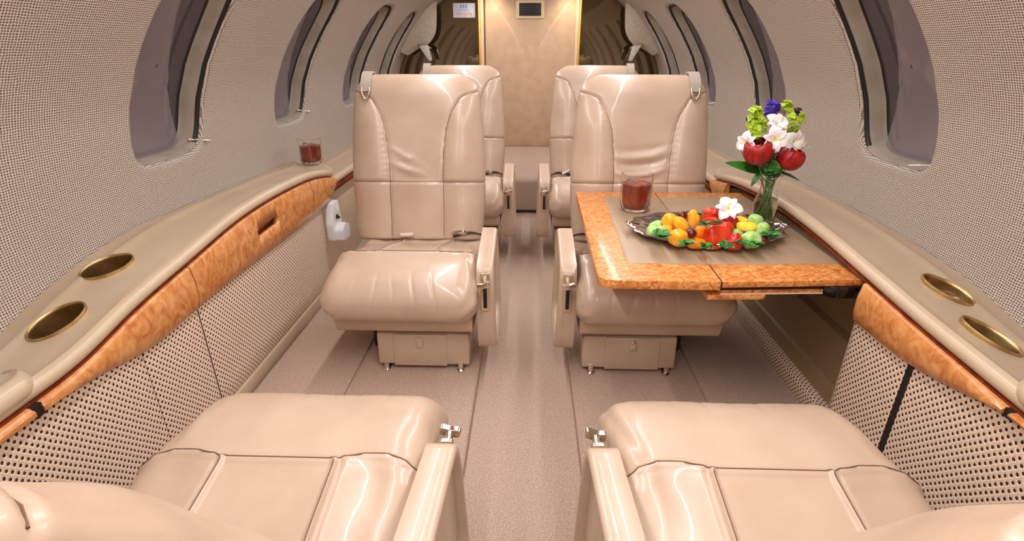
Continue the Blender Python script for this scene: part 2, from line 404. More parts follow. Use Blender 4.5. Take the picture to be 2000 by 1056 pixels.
# ================================================================== bulkhead
dr = struct(box('door_1', (-0.345, 4.365, 0.0), (0.355, 4.403, 1.50), DOORM, bevel=0.004))
vent = root('air_vent', 'small framed louvred air vent high on the tan bulkhead door', 'air vent', (-0.002, 4.365, 1.262))
prism('vent_frame', fillet([(-0.108, -0.062), (0.108, -0.062), (0.108, 0.062), (-0.108, 0.062)], 0.015), 'y', -0.010, 0.0, simple('vent frame paint', lin(228,204,160), 0.4), vent, 0.003)
box('vent_core', (-0.083, -0.012, -0.044), (0.083, -0.0095, 0.044), BLACK, vent, bevel=0.0005)
VS = simple('vent slat', lin(70,56,48), 0.4)
for i in range(7):
    z = -0.038+i*0.0127; box('slat', (-0.083, -0.018, z-0.0018), (0.083, -0.0125, z+0.0018), VS, vent, bevel=0.0006)
for side in (-1, 1):
    xa = side*(0.40 if side < 0 else 0.388); nm = 'left' if side < 0 else 'right'
    zz = np.linspace(0.40, 1.36, 30); xo = np.array([XW(4.39, z, side) for z in zz])
    pts = [(xa, 0.40)]+[(x, z) for x, z in zip(xo, zz)]
    xt = np.linspace(xo[-1], xa, 8)[1:]; X1 = XW(4.39, 1.36, side)
    pts += [(x, 1.36+0.15*(1-(x/X1)**2)) for x in xt]
    o = prism('bulkhead_mirror', pts, 'y', 4.385, 4.40, MIRROR, None, 0, smooth=False)
    tag(o, 'tall smoky mirror panel on the bulkhead %s of the tan door' % nm, 'mirror')
    struct(box('trim_%d' % (1 if side < 0 else 3), (min(xa, xa-side*0.018), 4.34, 0.0), (max(xa, xa-side*0.018), 4.40, 1.50), GOLD, bevel=0.003))
    xb = xa-side*0.018; struct(box('trim_%d' % (2 if side < 0 else 4), (min(xb, xb-side*0.024), 4.345, 0.0), (max(xb, xb-side*0.024), 4.40, 1.50), MIRLINE, bevel=0.003))
# placard on the left mirror
pl = root('emergency_placard', 'white placard with small blue and pink print stuck on the left mirror', 'placard', (-0.508, 4.383, 1.258))
box('card', (-0.085, -0.002, -0.05), (0.085, 0.001, 0.05), simple('placard white', lin(225,226,238), 0.5), pl, bevel=0.0008)
PB = simple('placard blue', lin(150,165,215), 0.6); PR = simple('placard pink', lin(222,170,180), 0.6)
for i in range(3):
    bm = bmesh.new(); x = -0.022+i*0.020
    bm_box(bm, (x-0.006, -0.0035, 0.018), (x+0.006, -0.002, 0.038), 0.001, 1); bm_box(bm, (x-0.003, -0.0035, 0.010), (x+0.003, -0.002, 0.017), 0, 1)
    obj_bm('print_mark', bm, PB, pl)
bm = bmesh.new()
for i in range(9):
    x = -0.06+i*0.0145; h = 0.010+0.007*((i*7) % 3); bm_box(bm, (x-0.0048, -0.0035, -0.018-h), (x+0.0048, -0.002, -0.016+0.004*(i % 2)), 0, 1)
obj_bm('print_line', bm, PR, pl)
bm = bmesh.new()
for i in range(7): bm_box(bm, (-0.05+i*0.013, -0.0035, -0.002), (-0.041+i*0.013, -0.002, 0.003), 0, 1)
obj_bm('print_line', bm, PB, pl)

# carpeted step in front of the door
st = root('carpeted_step', 'carpet covered step box at the far end of the aisle below the door', 'step', (0, 3.33, 0))
pts = fillet([(0.0, -0.005), (0.0, 0.195), (0.04, 0.222), (1.02, 0.235), (1.02, -0.005)], [0, 0.02, 0.02, 0.0, 0.0])
prism('carpet_cover', pts, 'x', -0.30, 0.30, CARPET, st, 0.0, smooth=True)
box('kick_strip', (-0.30, -0.004, -0.028), (0.30, 0.0, -0.006), BLACK, st, bevel=0.0005)
box('metal_strip', (-0.115, -0.012, -0.031), (0.115, -0.004, -0.022), CHROME, st, bevel=0.001)

# reading-light housings: fabric fins that bulge from the side walls near the bulkhead
for side in (-1, 1):
    nm = 'left' if side < 0 else 'right'
    t = root('air_outlet_fin', 'fabric covered fin with hanging clear clip on the %s wall before the mirror' % nm, 'wall fitting', (0, 4.27, 0))
    rings = []
    spine = [(0.70, 1.30), (0.705, 1.20), (0.72, 1.10), (0.775, 1.025), (0.86, 0.985), (0.94, 0.94)]
    sp = smoothpath([(a, 0, b) for a, b in spine], 5)
    for i, p in enumerate(sp):
        w = i/(len(sp)-1); th = 0.055*(1-0.55*w)
        x, z = p[0], p[2]; xwv = abs(XW(4.27, z+0.02, side))+0.015
        # lens shaped section from the free edge back to the wall
        ring = []
        for q in range(9): u = q/8; ring.append((side*(x+(xwv-x)*u), -th*math.sin(PI*min(u*0.5+0.0, 1))*1.0, z+0.03*u))
        for q in range(9): u = 1-q/8; ring.append((side*(x+(xwv-x)*u), +0.02*math.sin(PI*u*0.5)+0.006, z+0.03*u))
        rings.append(ring)
    loft('fin_shell', rings, noisy('fin fabric '+nm, lin(178,164,146), lin(188,175,158), 60, 0.85, 0.3, 300), t, uv=None, angle=60)
    cx = side*0.80
    prism('lamp_mouth', [(cx-0.055, 1.02 if side < 0 else 0.99), (cx, 1.032), (cx+0.055, 0.99 if side < 0 else 1.02), (cx, 0.985)], 'y', -0.062, -0.03, simple('mouth grey '+nm, lin(150,132,110), 0.5), t, 0.004)
    prism('clip', fillet([(cx-0.035, 1.005), (cx+0.03, 1.015), (cx-side*0.045+0.012, 0.905), (cx-side*0.045-0.012, 0.905)], 0.008), 'y', -0.085, -0.06, simple('clear clip '+nm, lin(205,203,196), 0.12, coat=0.5), t, 0.003)

# ================================================================== side ledges and cabinets
LO = {-1: ([-1.0,0.5,0.75,0.90,1.0,1.13,1.32,1.55,1.85,2.34], [0.36,0.37,0.392,0.425,0.460,0.492,0.518,0.518,0.510,0.500]),
      1: ([-1.0,0.5,0.80,1.02,1.18,1.37,1.6,1.93,2.37], [0.34,0.35,0.380,0.421,0.458,0.479,0.491,0.496,0.480])}
LI = {-1: ([-1.0,0.4,0.65,0.80,0.98,1.18,1.44,1.76,2.04,2.25], [0.43,0.45,0.461,0.466,0.500,0.526,0.556,0.560,0.541,0.500]),
      1: ([-1.0,0.4,0.70,0.93,1.13,1.35,1.6,1.9,2.24], [0.45,0.46,0.488,0.505,0.525,0.547,0.560,0.550,0.505])}
XI = {-1: 0.86, 1: 0.80}
def ledge_ring(side, y, xi, xo, zi, zo, th=0.034):
    P = []
    def a(f, dz=0): P.append((xi+(xo-xi)*f, zi+(zo-zi)*f+dz))
    P.append((xo, zo-th-0.01)); P.append((xo, zo-0.008))
    a(0.985, 0.0005); a(0.95, 0.001); a(0.90, 0.0015); a(0.85, 0.002); a(0.80, 0.004); a(0.76, 0.0065); a(0.73, 0.0100); a(0.70, 0.0105); a(0.66, 0.0065); a(0.60, 0.003); a(0.52, 0.002); a(0.44, 0.0015); a(0.36, 0.001); a(0.28, 0.001); a(0.20, 0.0005); a(0.13, 0.0)
    r = th/2; cx = xi+r*1.1
    for q in range(9):
        t = PI/2+PI*q/8; P.append((cx+r*1.1*math.cos(t), zi-r+r*math.sin(t)))
    a(0.4, -th); a(0.8, -th)
    return [(side*x, y, z) for x, z in P]
def build_ledge(side):
    y1 = 2.36
    ys = np.concatenate([np.linspace(0.45, 2.12, 60), 2.12+0.24*np.sin(np.linspace(0.06, PI/2, 14))])
    rings = []
    for y in ys:
        t = np.clip((y-2.12)/0.24, 0, 1); xi = XI[side]+0.12*(1-math.sqrt(max(0, 1-t**2.6)))
        xo = abs(XW(y, 0.5, side))-0.0005
        zi = crinterp(y, *LI[side]); zo = crinterp(y, *LO[side])
        rings.append(ledge_ring(side, y, xi, xo, zi, zo))
    nm = 'left' if side < 0 else 'right'
    t = root('side_ledge', 'long curved beige leather ledge with two brass cup wells along the %s wall' % nm, 'ledge', (0, 0, 0))
    lt = loft('ledge_top', rings, LEATHER2, t, angle=55)
    cups = [(-1.000, 0.925), (-1.032, 1.125)] if side < 0 else [(0.945, 0.932), (0.985, 1.112)]
    cut = []; info = []
    for (x, y) in cups:
        f = (abs(x)-XI[side])/(abs(XW(y, 0.5, side))-XI[side]); zi = float(crinterp(y, *LI[side])); zo = float(crinterp(y, *LO[side]))
        z = zi+(zo-zi)*f+0.005
        slope = (float(crinterp(y+0.05, *LI[side])+crinterp(y+0.05, *LO[side]))-float(crinterp(y-0.05, *LI[side])+crinterp(y-0.05, *LO[side])))/0.2
        tilt = math.atan2(zo-zi, 0.26)*side
        rot = (math.atan(slope), -tilt, 0)
        cut.append(cylinder_obj(0.0575, -0.12, 0.06, (x, y, z), rot=rot)); info.append((x, y, z, rot))
    boolean(lt, cut); lt.data.set_sharp_from_angle(angle=math.radians(28))
    for (x, y, z, rot) in info:
        prof = [(0.0545, -0.100), (0.0545, -0.004), (0.0545, 0.001), (0.0560, 0.003), (0.0585, 0.0028), (0.0592, 0.0), (0.0575, -0.004), (0.0575, -0.103), (0.0, -0.103), (0.0, -0.100)]
        prof = [(0.0, -0.100)]+prof
        lathe('cup_holder', prof[:-1], BRASS, t, 48, loc=(x, y, z), rot=rot)
    # cap of the nearer ledge section, a rounded end resting on the main ledge
    ys = np.concatenate([np.linspace(-0.9, 0.69, 16), 0.69+0.06*np.sin(np.linspace(0.08, PI/2, 18))])
    rings = []
    for y in ys:
        t_ = np.clip((y-0.69)/0.06, 0, 1); w = math.sqrt(max(0, 1-t_**2)); xo = abs(XW(y, 0.5, side))-0.0005
        xi0 = XI[side]-0.004; mid = (xi0+0.05); xi = xi0+(1-w)*0.075
        zi = crinterp(y, *LI[side])+0.018; zo = crinterp(y, *LO[side])+0.026; dr_ = 0.020*(1-w)
        rings.append(ledge_ring(side, y, xi, xo, zi-dr_, zo-dr_, 0.030+0.016*w))
    c = loft('ledge_end_pad', rings, LEATHER2, None, angle=55)
    tag(c, 'rounded leather end pad overlapping the near end of the %s ledge' % nm, 'ledge pad')
    # far ledge section continuing behind the seats
    rings = []
    for y in np.linspace(2.12, 4.36, 20):
        xo = abs(XW(y, 0.5, side))-0.0005; xi = XI[side]+0.03+0.0*(y-2.1)
        rings.append(ledge_ring(side, y, xi, xo, 0.452 if side < 0 else 0.462, 0.425 if side < 0 else 0.452, 0.04))
    c = loft('rear_side_ledge', rings, LEATHER2, None, angle=55)
    tag(c, 'lower straight beige leather ledge behind the middle seat along the %s wall' % nm, 'ledge')
    return t
build_ledge(-1); build_ledge(1)

def fascia(name, side, ya, yb, zb, x0, mat, parent, round_end=None, n=30, th=0.018, ztop=None, taper0=False):
    """veneer board hung under the ledge lip between y = ya and yb; zb(y) is its lower edge"""
    rings = []; ys = np.linspace(ya, yb, n)
    if round_end: ys = np.concatenate([np.linspace(ya, yb-round_end, n), yb-round_end+round_end*np.sin(np.linspace(0.05, PI/2, 12))])
    for y in ys:
        zt = (float(crinterp(y, *LI[side]))-0.035) if ztop is None else ztop(y); b_ = zb(y)
        if round_end and y > yb-round_end:
            t = (y-(yb-round_end))/round_end; h = math.sqrt(max(1-t**2, 0.0)); b_ = zt-(zt-b_)*(0.10+0.90*h)
        ring = []; H = zt-b_; e = min(0.010, H*0.3)
        prof = [(0.0, zt), (th*0.80, zt), (th*0.98, zt-e*0.3), (th+0.005, zt-H*0.35), (th+0.004, zt-H*0.7), (th*0.9, b_+e*0.5), (th*0.55, b_), (0.0, b_)]
        rings.append([(side*(x0-p), y, z) for p, z in prof])
    return loft(name, rings, mat, parent, angle=45)

def uvpanel(name, side, x0, y0, y1, z0, z1f, mat, parent, th=0.02, ny=24, nz=14, y0f=None):
    """upright padded fabric panel facing the aisle, uv in metres; z1f(y) is the top edge"""
    rings = []; uvs = []
    ys = np.linspace(y0, y1, ny)
    prof_in = np.linspace(0, 1, nz)
    for i, y in enumerate(ys):
        z1 = z1f(y); e = min(i, ny-1-i); inset = [0.003, 0.0006][e] if e < 2 else 0.0
        ring = [(side*x0, y, z0)]; uv = [(y, z0-0.01)]
        for w in prof_in:
            z = z0+(z1-z0)*w; ee = 0.006*math.exp(-(z-z0)/0.006)+inset
            ring.append((side*(x0-th+ee), y, z)); uv.append((y, z))
        ring.append((side*x0, y, z1)); uv.append((y, z1+0.01))
        rings.append(ring); uvs.append(uv)
    return loft(name, rings, mat, parent, cap=False, closed=False, uv=uvs, angle=70, flip=side > 0)

# left cabinet
ZBL = lambda y: float(crinterp(y, [-1,0.40,0.64,0.76,0.83,0.98,1.17,1.9,2.25], [0.395,0.398,0.403,0.399,0.391,0.366,0.372,0.376,0.390]))
cab = root('side_cabinet', 'left side cabinet with orange burl fascia, finger slot and woven fabric panels', 'cabinet', (0, 0, 0))
fascia('wood_fascia', -1, -0.9, 0.690, ZBL, 0.872, BURL, cab)
fascia('wood_fascia', -1, 0.706, 1.162, ZBL, 0.872, BURL, cab)
dw = fascia('drawer_front', -1, 1.167, 1.950, ZBL, 0.872, BURL, cab, n=50)
cutm = prism('cutter', fillet([(1.500, 0.446), (1.648, 0.450), (1.648, 0.478), (1.500, 0.474)], 0.0135), 'x', -0.90, -0.80, DARKWOOD, None, 0)
boolean(dw, [cutm])
prism('finger_pull', fillet([(1.494, 0.440), (1.654, 0.444), (1.654, 0.484), (1.494, 0.480)], 0.015), 'x', -0.878, -0.8725, DARKWOOD, dw, 0.001)
fascia('wood_fascia', -1, 1.955, 2.225, ZBL, 0.872, BURL, cab, round_end=0.13)
rings = []
for y in np.linspace(0.47, 2.19, 40):
    z = float(crinterp(y, *LI[-1])); rings.append([(-0.872, y, z-0.0375), (-0.862, y, z-0.0375), (-0.862, y, z-0.031), (-0.872, y, z-0.031)])
loft('dark_bead', rings, DARKWOOD, cab, smooth=False)
box('fascia_gap', (-0.868, 0.689, 0.404), (-0.852, 0.707, 0.428), BLACK, cab, bevel=0.0005)
ztl = lambda y: ZBL(y)+0.006
uvpanel('woven_panel', -1, 0.885, -0.9, 0.9575, 0.05, ztl, WOVEN, cab, ny=40)
uvpanel('woven_panel', -1, 0.885, 0.959, 1.168, 0.05, ztl, WOVEN, cab)
uvpanel('woven_panel', -1, 0.885, 1.172, 2.03, 0.05, ztl, WOVEN, cab, ny=30)
box('kick_rail', (-0.905, -0.9, -0.004), (-0.862, 2.04, 0.047), LEATHER2, cab, bevel=0.006)
# cabinet end and rear lining behind the middle seat
box('end_panel', (-1.08, 2.035, 0.0), (-0.868, 2.05, 0.40), LEATHER2, cab, bevel=0.003)
cl = root('side_lining', 'plain beige lower side lining with dark red bead behind the left middle seat', 'side lining', (0, 0, 0))
box('lining', (-1.0, 2.052, 0.0), (-0.925, 4.30, 0.40), LEATHER2, cl, bevel=0.004)
box('dark_bead', (-0.97, 2.20, 0.388), (-0.895, 4.30, 0.413), DARKWOOD, cl, bevel=0.004)

# right cabinet: table stows into its open pocket
ZBR = lambda y: float(crinterp(y, [-1,0.4,0.71,0.795,0.932,1.126,2.3], [0.425,0.43,0.440,0.418,0.391,0.385,0.40]))
cab = root('side_cabinet', 'right side cabinet with short burl fascia and open pocket for the table', 'cabinet', (0, 0, 0))
fascia('wood_fascia', 1, -0.9, 0.700, ZBR, 0.812, BURL, cab)
fascia('wood_fascia', 1, 0.712, 1.122, ZBR, 0.812, BURL, cab)
fascia('wood_fascia', 1, 2.05, 2.225, lambda y: 0.40, 0.812, BURL, cab, round_end=0.10)
rings = []
for y in np.linspace(0.47, 2.19, 40):
    z = float(crinterp(y, *LI[1])); rings.append([(0.812, y, z-0.0375), (0.802, y, z-0.0375), (0.802, y, z-0.031), (0.812, y, z-0.031)])
loft('dark_bead', rings, DARKWOOD, cab, smooth=False)
box('fascia_gap', (0.795, 0.699, 0.438), (0.808, 0.713, 0.454), BLACK, cab, bevel=0.0005)
ztr = lambda y: ZBR(y)+0.006
uvpanel('woven_panel', 1, 0.825, -0.9, 0.925, 0.0, ztr, WOVEN, cab, ny=40)
uvpanel('woven_panel', 1, 0.825, 0.935, 1.128, 0.0, ztr, WOVEN, cab)
box('panel_joint', (0.806, 0.922, 0.0), (0.83, 0.938, 0.39), BLACK, cab, bevel=0.0005)
box('end_panel', (0.81, 1.126, 0.0), (1.05, 1.136, 0.452), LEATHER2, cab, bevel=0.002)
# pocket lining: sloping ridged shell
rings = []
for y in np.linspace(1.137, 2.30, 30):
    rings.append([(x, y, z) for x, z in [(1.05, 0.46), (0.955, 0.45), (0.945, 0.34), (0.935, 0.26), (0.928, 0.245), (0.908, 0.235), (0.902, 0.15), (0.895, 0.10), (0.885, 0.096), (0.878, 0.06), (0.875, 0.035), (1.05, 0.03)]])
loft('pocket_lining', rings, PLAIN, cab, smooth=True, angle=30)
rings = []; uvs = []
for y in np.linspace(1.137, 2.35, 30):
    pr = [(0.90, 0.052), (0.858, 0.050), (0.850, 0.044), (0.846, 0.03), (0.846, -0.004)]
    rings.append([(x, y, z) for x, z in pr]); uvs.append([(y, v) for v in (0.0, 0.042, 0.052, 0.066, 0.10)])
loft('woven_skirting', rings, WOVEN, cab, cap=False, closed=False, uv=uvs, flip=True)
box('pocket_top', (0.83, 1.137, 0.452), (1.05, 2.05, 0.458), DARKWOOD, cab, bevel=0.001)
cl = root('side_lining', 'plain beige lower side lining with dark red bead behind the right middle seat', 'side lining', (0, 0, 0))
box('lining', (0.90, 2.352, 0.0), (0.98, 4.30, 0.41), LEATHER2, cl, bevel=0.004)
box('dark_bead', (0.835, 2.26, 0.392), (0.95, 4.30, 0.420), DARKWOOD, cl, bevel=0.004)

# white holder on the side wall by the left middle seat
hd = root('headset_holder', 'white plastic holder with black jack on the left lining under the burl end', 'holder', (-0.868, 2.13, 0.22))
WP = [(0.0, 0.0), (0.055, 0.0), (0.10, 0.05), (0.085, 0.16), (0.03, 0.165), (0.0, 0.10)]
prism('bracket', fillet([(-0.055, 0.0), (0.045, 0.0), (0.06, 0.03), (0.04, 0.165), (-0.02, 0.165), (-0.06, 0.08)], 0.012), 'x', 0.0, 0.03, WHITEP, hd, 0.005)
prism('cup', fillet([(-0.045, 0.0), (0.04, -0.005), (0.05, 0.05), (0.0, 0.075), (-0.045, 0.05)], 0.010), 'x', 0.028, 0.065, WHITEP, hd, 0.008)
lathe('jack', [(0.0, 0.0), (0.010, 0.0), (0.010, 0.012), (0.0, 0.014)], BLACK, hd, 16, loc=(0.030, -0.002, 0.10), rot=(0, PI/2, 0))
tube('cord', smoothpath([(0.034, -0.01, 0.155), (0.045, -0.018, 0.13), (0.045, -0.01, 0.105)], 6), 0.003, WHITEP, hd, 8)

# ================================================================== seats
def gro(d, w=0.0040, dep=0.005): return -dep*np.exp(-(d/w)**2)
def sstep(a, b, x): t = np.clip((x-a)/(b-a), 0, 1); return t*t*(3-2*t)
BH = 0.578     # backrest height
def wing_x(z): return crinterp(z, [0.0, 0.212, 0.332, 0.418, 0.469, 0.505, 0.522, 0.60], [0.092, 0.093, 0.100, 0.114, 0.137, 0.170, 0.214, 0.214])
def make_backrest(parent, var, loc, rot):
    n = 264; th = np.linspace(0, 2*PI, n, endpoint=False)
    # put more points on the front half
    vs = np.concatenate([0.5-0.5*np.cos(np.linspace(0.10, PI/2, 30)), np.linspace(0.5, 1.0, 10)[1:]])
    zs = np.concatenate([0.012*np.sin(np.linspace(0.1, PI/2, 6)), np.linspace(0.015, BH-0.09, 118), BH-0.09+0.09*np.sin(np.linspace(0.03, PI/2-0.03, 34))])
    rings = []
    for z in zs:
        v = z/BH
        w = float(crinterp(v, [0, 0.2, 0.45, 0.7, 0.86, 1.0], [0.226, 0.236, 0.239, 0.231, 0.222, 0.214]))
        t = np.clip((z-(BH-0.078))/0.078, 0, 1); k = math.sqrt(max(0.0, 1-t**2.2))
        w = w-(1-k)*0.078
        dth = 0.062-0.014*v; tt = dth*(0.18+0.82*k) if t > 0 else dth
        if z < 0.02: q = 0.55+0.45*math.sin(PI/2*min(1, z/0.015)); tt *= q; w *= 0.965+0.035*q
        c, s = np.cos(th), np.sin(th); e = 2/3.4
        x = w*np.sign(c)*np.abs(c)**e; y = tt*np.sign(s)*np.abs(s)**(2/2.8)
        rings.append(np.stack([x, y, np.full(n, z)], -1))
    def post(V, Nn):
        x, y, z = V.T; front = sstep(0.0, 0.02, y); ax = np.abs(x)
        xs_ = wing_x(z)
        up = sstep(0.205, 0.225, z); hd_ = sstep(0.500, 0.524, z)
        d = np.zeros_like(x)
        # seams
        d += gro(z-0.212)*1.0
        d += (1-up)*gro(ax-0.094)
        d += up*(1-sstep(0.518, 0.526, z))*gro((ax-xs_)/np.sqrt(1+((wing_x(z+0.004)-wing_x(z-0.004))/0.008)**2), 0.0042, 0.005)
        # padded wings, dished centre
        wing = np.clip((ax-xs_)/np.maximum(0.236-xs_, 0.02), 0, 1); d += up*(1-sstep(0.40, 0.52, z))*0.013*np.sin(PI*np.clip(wing, 0, 1)**0.8)*(ax > xs_)
        cen = np.clip(ax/xs_, 0, 1); d += up*(1-sstep(0.42, 0.52, z))*(-0.006+0.004*cen**2)*(ax <= xs_)
        lowc = (1-up)*0.009*np.abs(np.cos(PI*np.clip(ax/0.196, 0, 1)))*1.0*(ax < 0.098)
        loww = (1-up)*0.010*np.sin(PI*np.clip((ax-0.098)/0.13, 0, 1))*(ax >= 0.098)
        d += lowc*0+loww+(1-up)*0.006*np.cos(PI/2*np.clip(ax/0.098, 0, 1))*(ax < 0.098)
        # leather folds above the seam
        if var == 0:
            for (zc, a, wd, sl) in ((0.235, 0.008, 0.012, 0.35), (0.262, 0.005, 0.010, 0.6), (0.330, 0.0025, 0.018, -0.5)):
                q = z-zc-sl*(x+0.02); d += up*a*np.exp(-(q/wd)**2)*np.exp(-((x-0.03)/0.055)**2)*(ax < xs_)
        else:
            for (zc, a, wd, cv) in ((0.238, 0.007, 0.010, 1.2), (0.275, -0.006, 0.010, 1.0), (0.300, 0.006, 0.012, 0.8), (0.325, -0.003, 0.012, 0.6)):
                q = z-zc-cv*x*x*2+0.1*x; d += up*a*np.exp(-(q/wd)**2)*np.exp(-(x/0.080)**4)
        d += 0.0022*np.sin(17*x+23*z)*np.sin(11*z-9*x+1)
        # gather puckers along wing seams
        d += up*(1-hd_)*0.0004*np.sin(z*300)*np.exp(-((ax-xs_-0.008)/0.012)**2)
        V[:, 1] += d*front
        V[:, 0] += np.sign(x)*gro(z-0.212, 0.0034, 0.004)*(1-front)*(y < 0.03)
        return V
    o = loft('backrest', rings, LEATHER, parent, post=post, loc=loc, rot=rot)
    bv = BVH(o)
    for s in (-1, 1):
        seam(o, bv, [(s*wing_x(z), z) for z in np.linspace(0.213, 0.5215, 60)], 'y')
        seam(o, bv, [(s*0.094, z) for z in np.linspace(0.02, 0.211, 24)], 'y')
    seam(o, bv, [(x, 0.212) for x in np.linspace(-0.236, 0.236, 60)], 'y')
    return o

def BVH(o): return BVHTree.FromPolygons([v.co for v in o.data.vertices], [tuple(p.vertices) for p in o.data.polygons])
SEAM = simple('seam thread', lin(108,76,54), 0.8)
def seam(o, bv, pts, mode):
    P = []
    for p in pts:
        if mode == 'y': h = bv.ray_cast(Vector((p[0], 1, p[1])), Vector((0, -1, 0)))
        else: h = bv.ray_cast(Vector((p[0], p[1], 1)), Vector((0, 0, -1)))
        if h[0] is not None and (not P or (np.linalg.norm(P[-1]-np.array(h[0])) < 0.03)): P.append(np.array(h[0])+np.array(h[1])*0.0007)
    if len(P) > 2: tube('seam', P, 0.0009, SEAM, o, 6)

def CS(ax): return 0.050+0.009*np.sin(PI*np.clip((ax-0.094)/0.13, 0, 1))-0.004*sstep(0.18, 0.245, ax)
def make_cushion(parent):
    # profile in (y,z), front roll at +y
    P = smoothpath([(-0.355, 0, 0.200), (-0.370, 0, 0.235), (-0.350, 0, 0.275), (-0.24, 0, 0.302), (-0.02, 0, 0.363), (0.075, 0, 0.380), (0.155, 0, 0.376), (0.222, 0, 0.345), (0.257, 0, 0.285), (0.246, 0, 0.228), (0.195, 0, 0.198), (0.10, 0, 0.190), (-0.14, 0, 0.186)], 1)
    P = np.array([(p[0], p[2]) for p in P]); P = np.vstack([P, P[:1]])
    L_ = np.concatenate([[0], np.cumsum(np.hypot(*np.diff(P, axis=0).T))]); n = 300
    # closed smooth resample
    from_t = np.linspace(0, L_[-1], n, endpoint=False)
    ext = lambda a: np.concatenate([a[-4:-1], a, a[1:4]])
    Lx = np.concatenate([L_[-4:-1]-L_[-1], L_, L_[1:4]+L_[-1]])
    py = crinterp(from_t, Lx, ext(P[:, 0])); pz = crinterp(from_t, Lx, ext(P[:, 1]))
    cy, cz = 0.0, 0.285; HW = 0.243
    us = np.concatenate([-(1-0.26*(1-np.sin(np.linspace(PI/2*0.999, 0.0, 22)))) if False else -1+0.26*(1-np.cos(np.linspace(0.06, PI/2, 24))), np.linspace(-0.74, 0.74, 150)[1:-1], 1-0.26*(1-np.cos(np.linspace(PI/2, 0.06, 24)))])
    rings = []
    for u in us:
        x = u*HW; t = np.clip((abs(u)-0.74)/0.26, 0, 1); k = math.sqrt(max(0, 1-t**2))
        # round the ends: shrink the section towards its middle by up to 0.065 m
        r = 0.052*(1-k); ry_ = 0.032*(1-k); dy, dz = py-cy, pz-cz
        Y = cy+np.sign(dy)*np.maximum(np.abs(dy)-ry_*np.minimum(1, np.abs(dy)/0.10), 0); Z = cz+np.sign(dz)*np.maximum(np.abs(dz)-r*np.minimum(1, np.abs(dz)/0.06), 0)
        rings.append(np.stack([np.full(n, x), Y, Z], -1))
    def post(V, Nn):
        x, y, z = V.T; top = np.maximum(sstep(0.30, 0.345, z), sstep(-0.02, -0.05, y)*sstep(0.225, 0.25, z)*sstep(-0.36, -0.33, y)) if False else np.where(y < 0.02, sstep(0.24, 0.262, z)*sstep(-0.365, -0.34, y), sstep(0.30, 0.345, z)); ax = np.abs(x); d = np.zeros_like(x)
        seam_y = CS(ax)
        d += top*gro(y-seam_y, 0.0040, 0.006)
        bk = (y < seam_y)
        d += top*bk*gro(ax-0.094, 0.0036, 0.006)+top*bk*0.0028*np.exp(-((ax-0.103)/0.005)**2)
        fall = sstep(0, 0.035, seam_y-y)
        d += top*bk*fall*(0.012*np.cos(PI/2*np.clip(ax/0.094, 0, 1))*(ax < 0.094)*0.6+0.011*np.sin(PI*np.clip((ax-0.094)/0.14, 0, 1))*(ax >= 0.094))
        d += top*(1-bk)*0.007*np.sin(PI*np.clip((y-seam_y)/0.17, 0, 1))
        # puckers at the corners and soft wrinkles on the roll
        d += 0.0018*np.exp(-((ax-0.215)/0.022)**2)*np.sin(x*60+y*70+z*120)*sstep(0.0, 0.1, y)
        d += 0.0010*np.sin(26*x+1)*np.sin(34*z+9*y)*sstep(0.05, 0.2, y)
        for xc_, am_ in ((-0.11, 0.0009), (-0.045, 0.0012), (0.02, 0.0008), (0.075, 0.0010), (0.13, 0.0007)): d += am_*np.exp(-((x-xc_-0.010*np.sin(30*z+90*xc_))/0.006)**2)*sstep(0.16, 0.23, y)*sstep(0.20, 0.26, z)
        d += top*bk*0.0008*np.sin(45*x+60*y)*np.exp(-((ax-0.19)/0.035)**2)
        V += Nn*d[:, None]
        return V
    o = loft('seat_cushion', rings, LEATHER, parent, post=post)
    bv = BVH(o)
    sy = lambda x: float(CS(abs(x)))
    seam(o, bv, [(x, sy(x)) for x in np.linspace(-0.236, 0.236, 60)], 'z')
    for s in (-1, 1): seam(o, bv, [(s*0.094, y) for y in np.linspace(-0.33, sy(0.094)-0.002, 36)], 'z')
    return o

def ribbon(name, path, w, t, mat, parent, wdir=(1, 0, 0)):
    P = smoothpath(path, 6); w_ = np.array(wdir, float); rings = []
    for i, p in enumerate(P):
        tg = P[min(i+1, len(P)-1)]-P[max(i-1, 0)]; tg /= np.linalg.norm(tg); nn = np.cross(tg, w_); nn /= np.linalg.norm(nn)+1e-9
        rings.append([p+w_*w/2+nn*t/2, p-w_*w/2+nn*t/2, p-w_*w/2-nn*t/2, p+w_*w/2-nn*t/2])
    return loft(name, rings, mat, parent, angle=30)

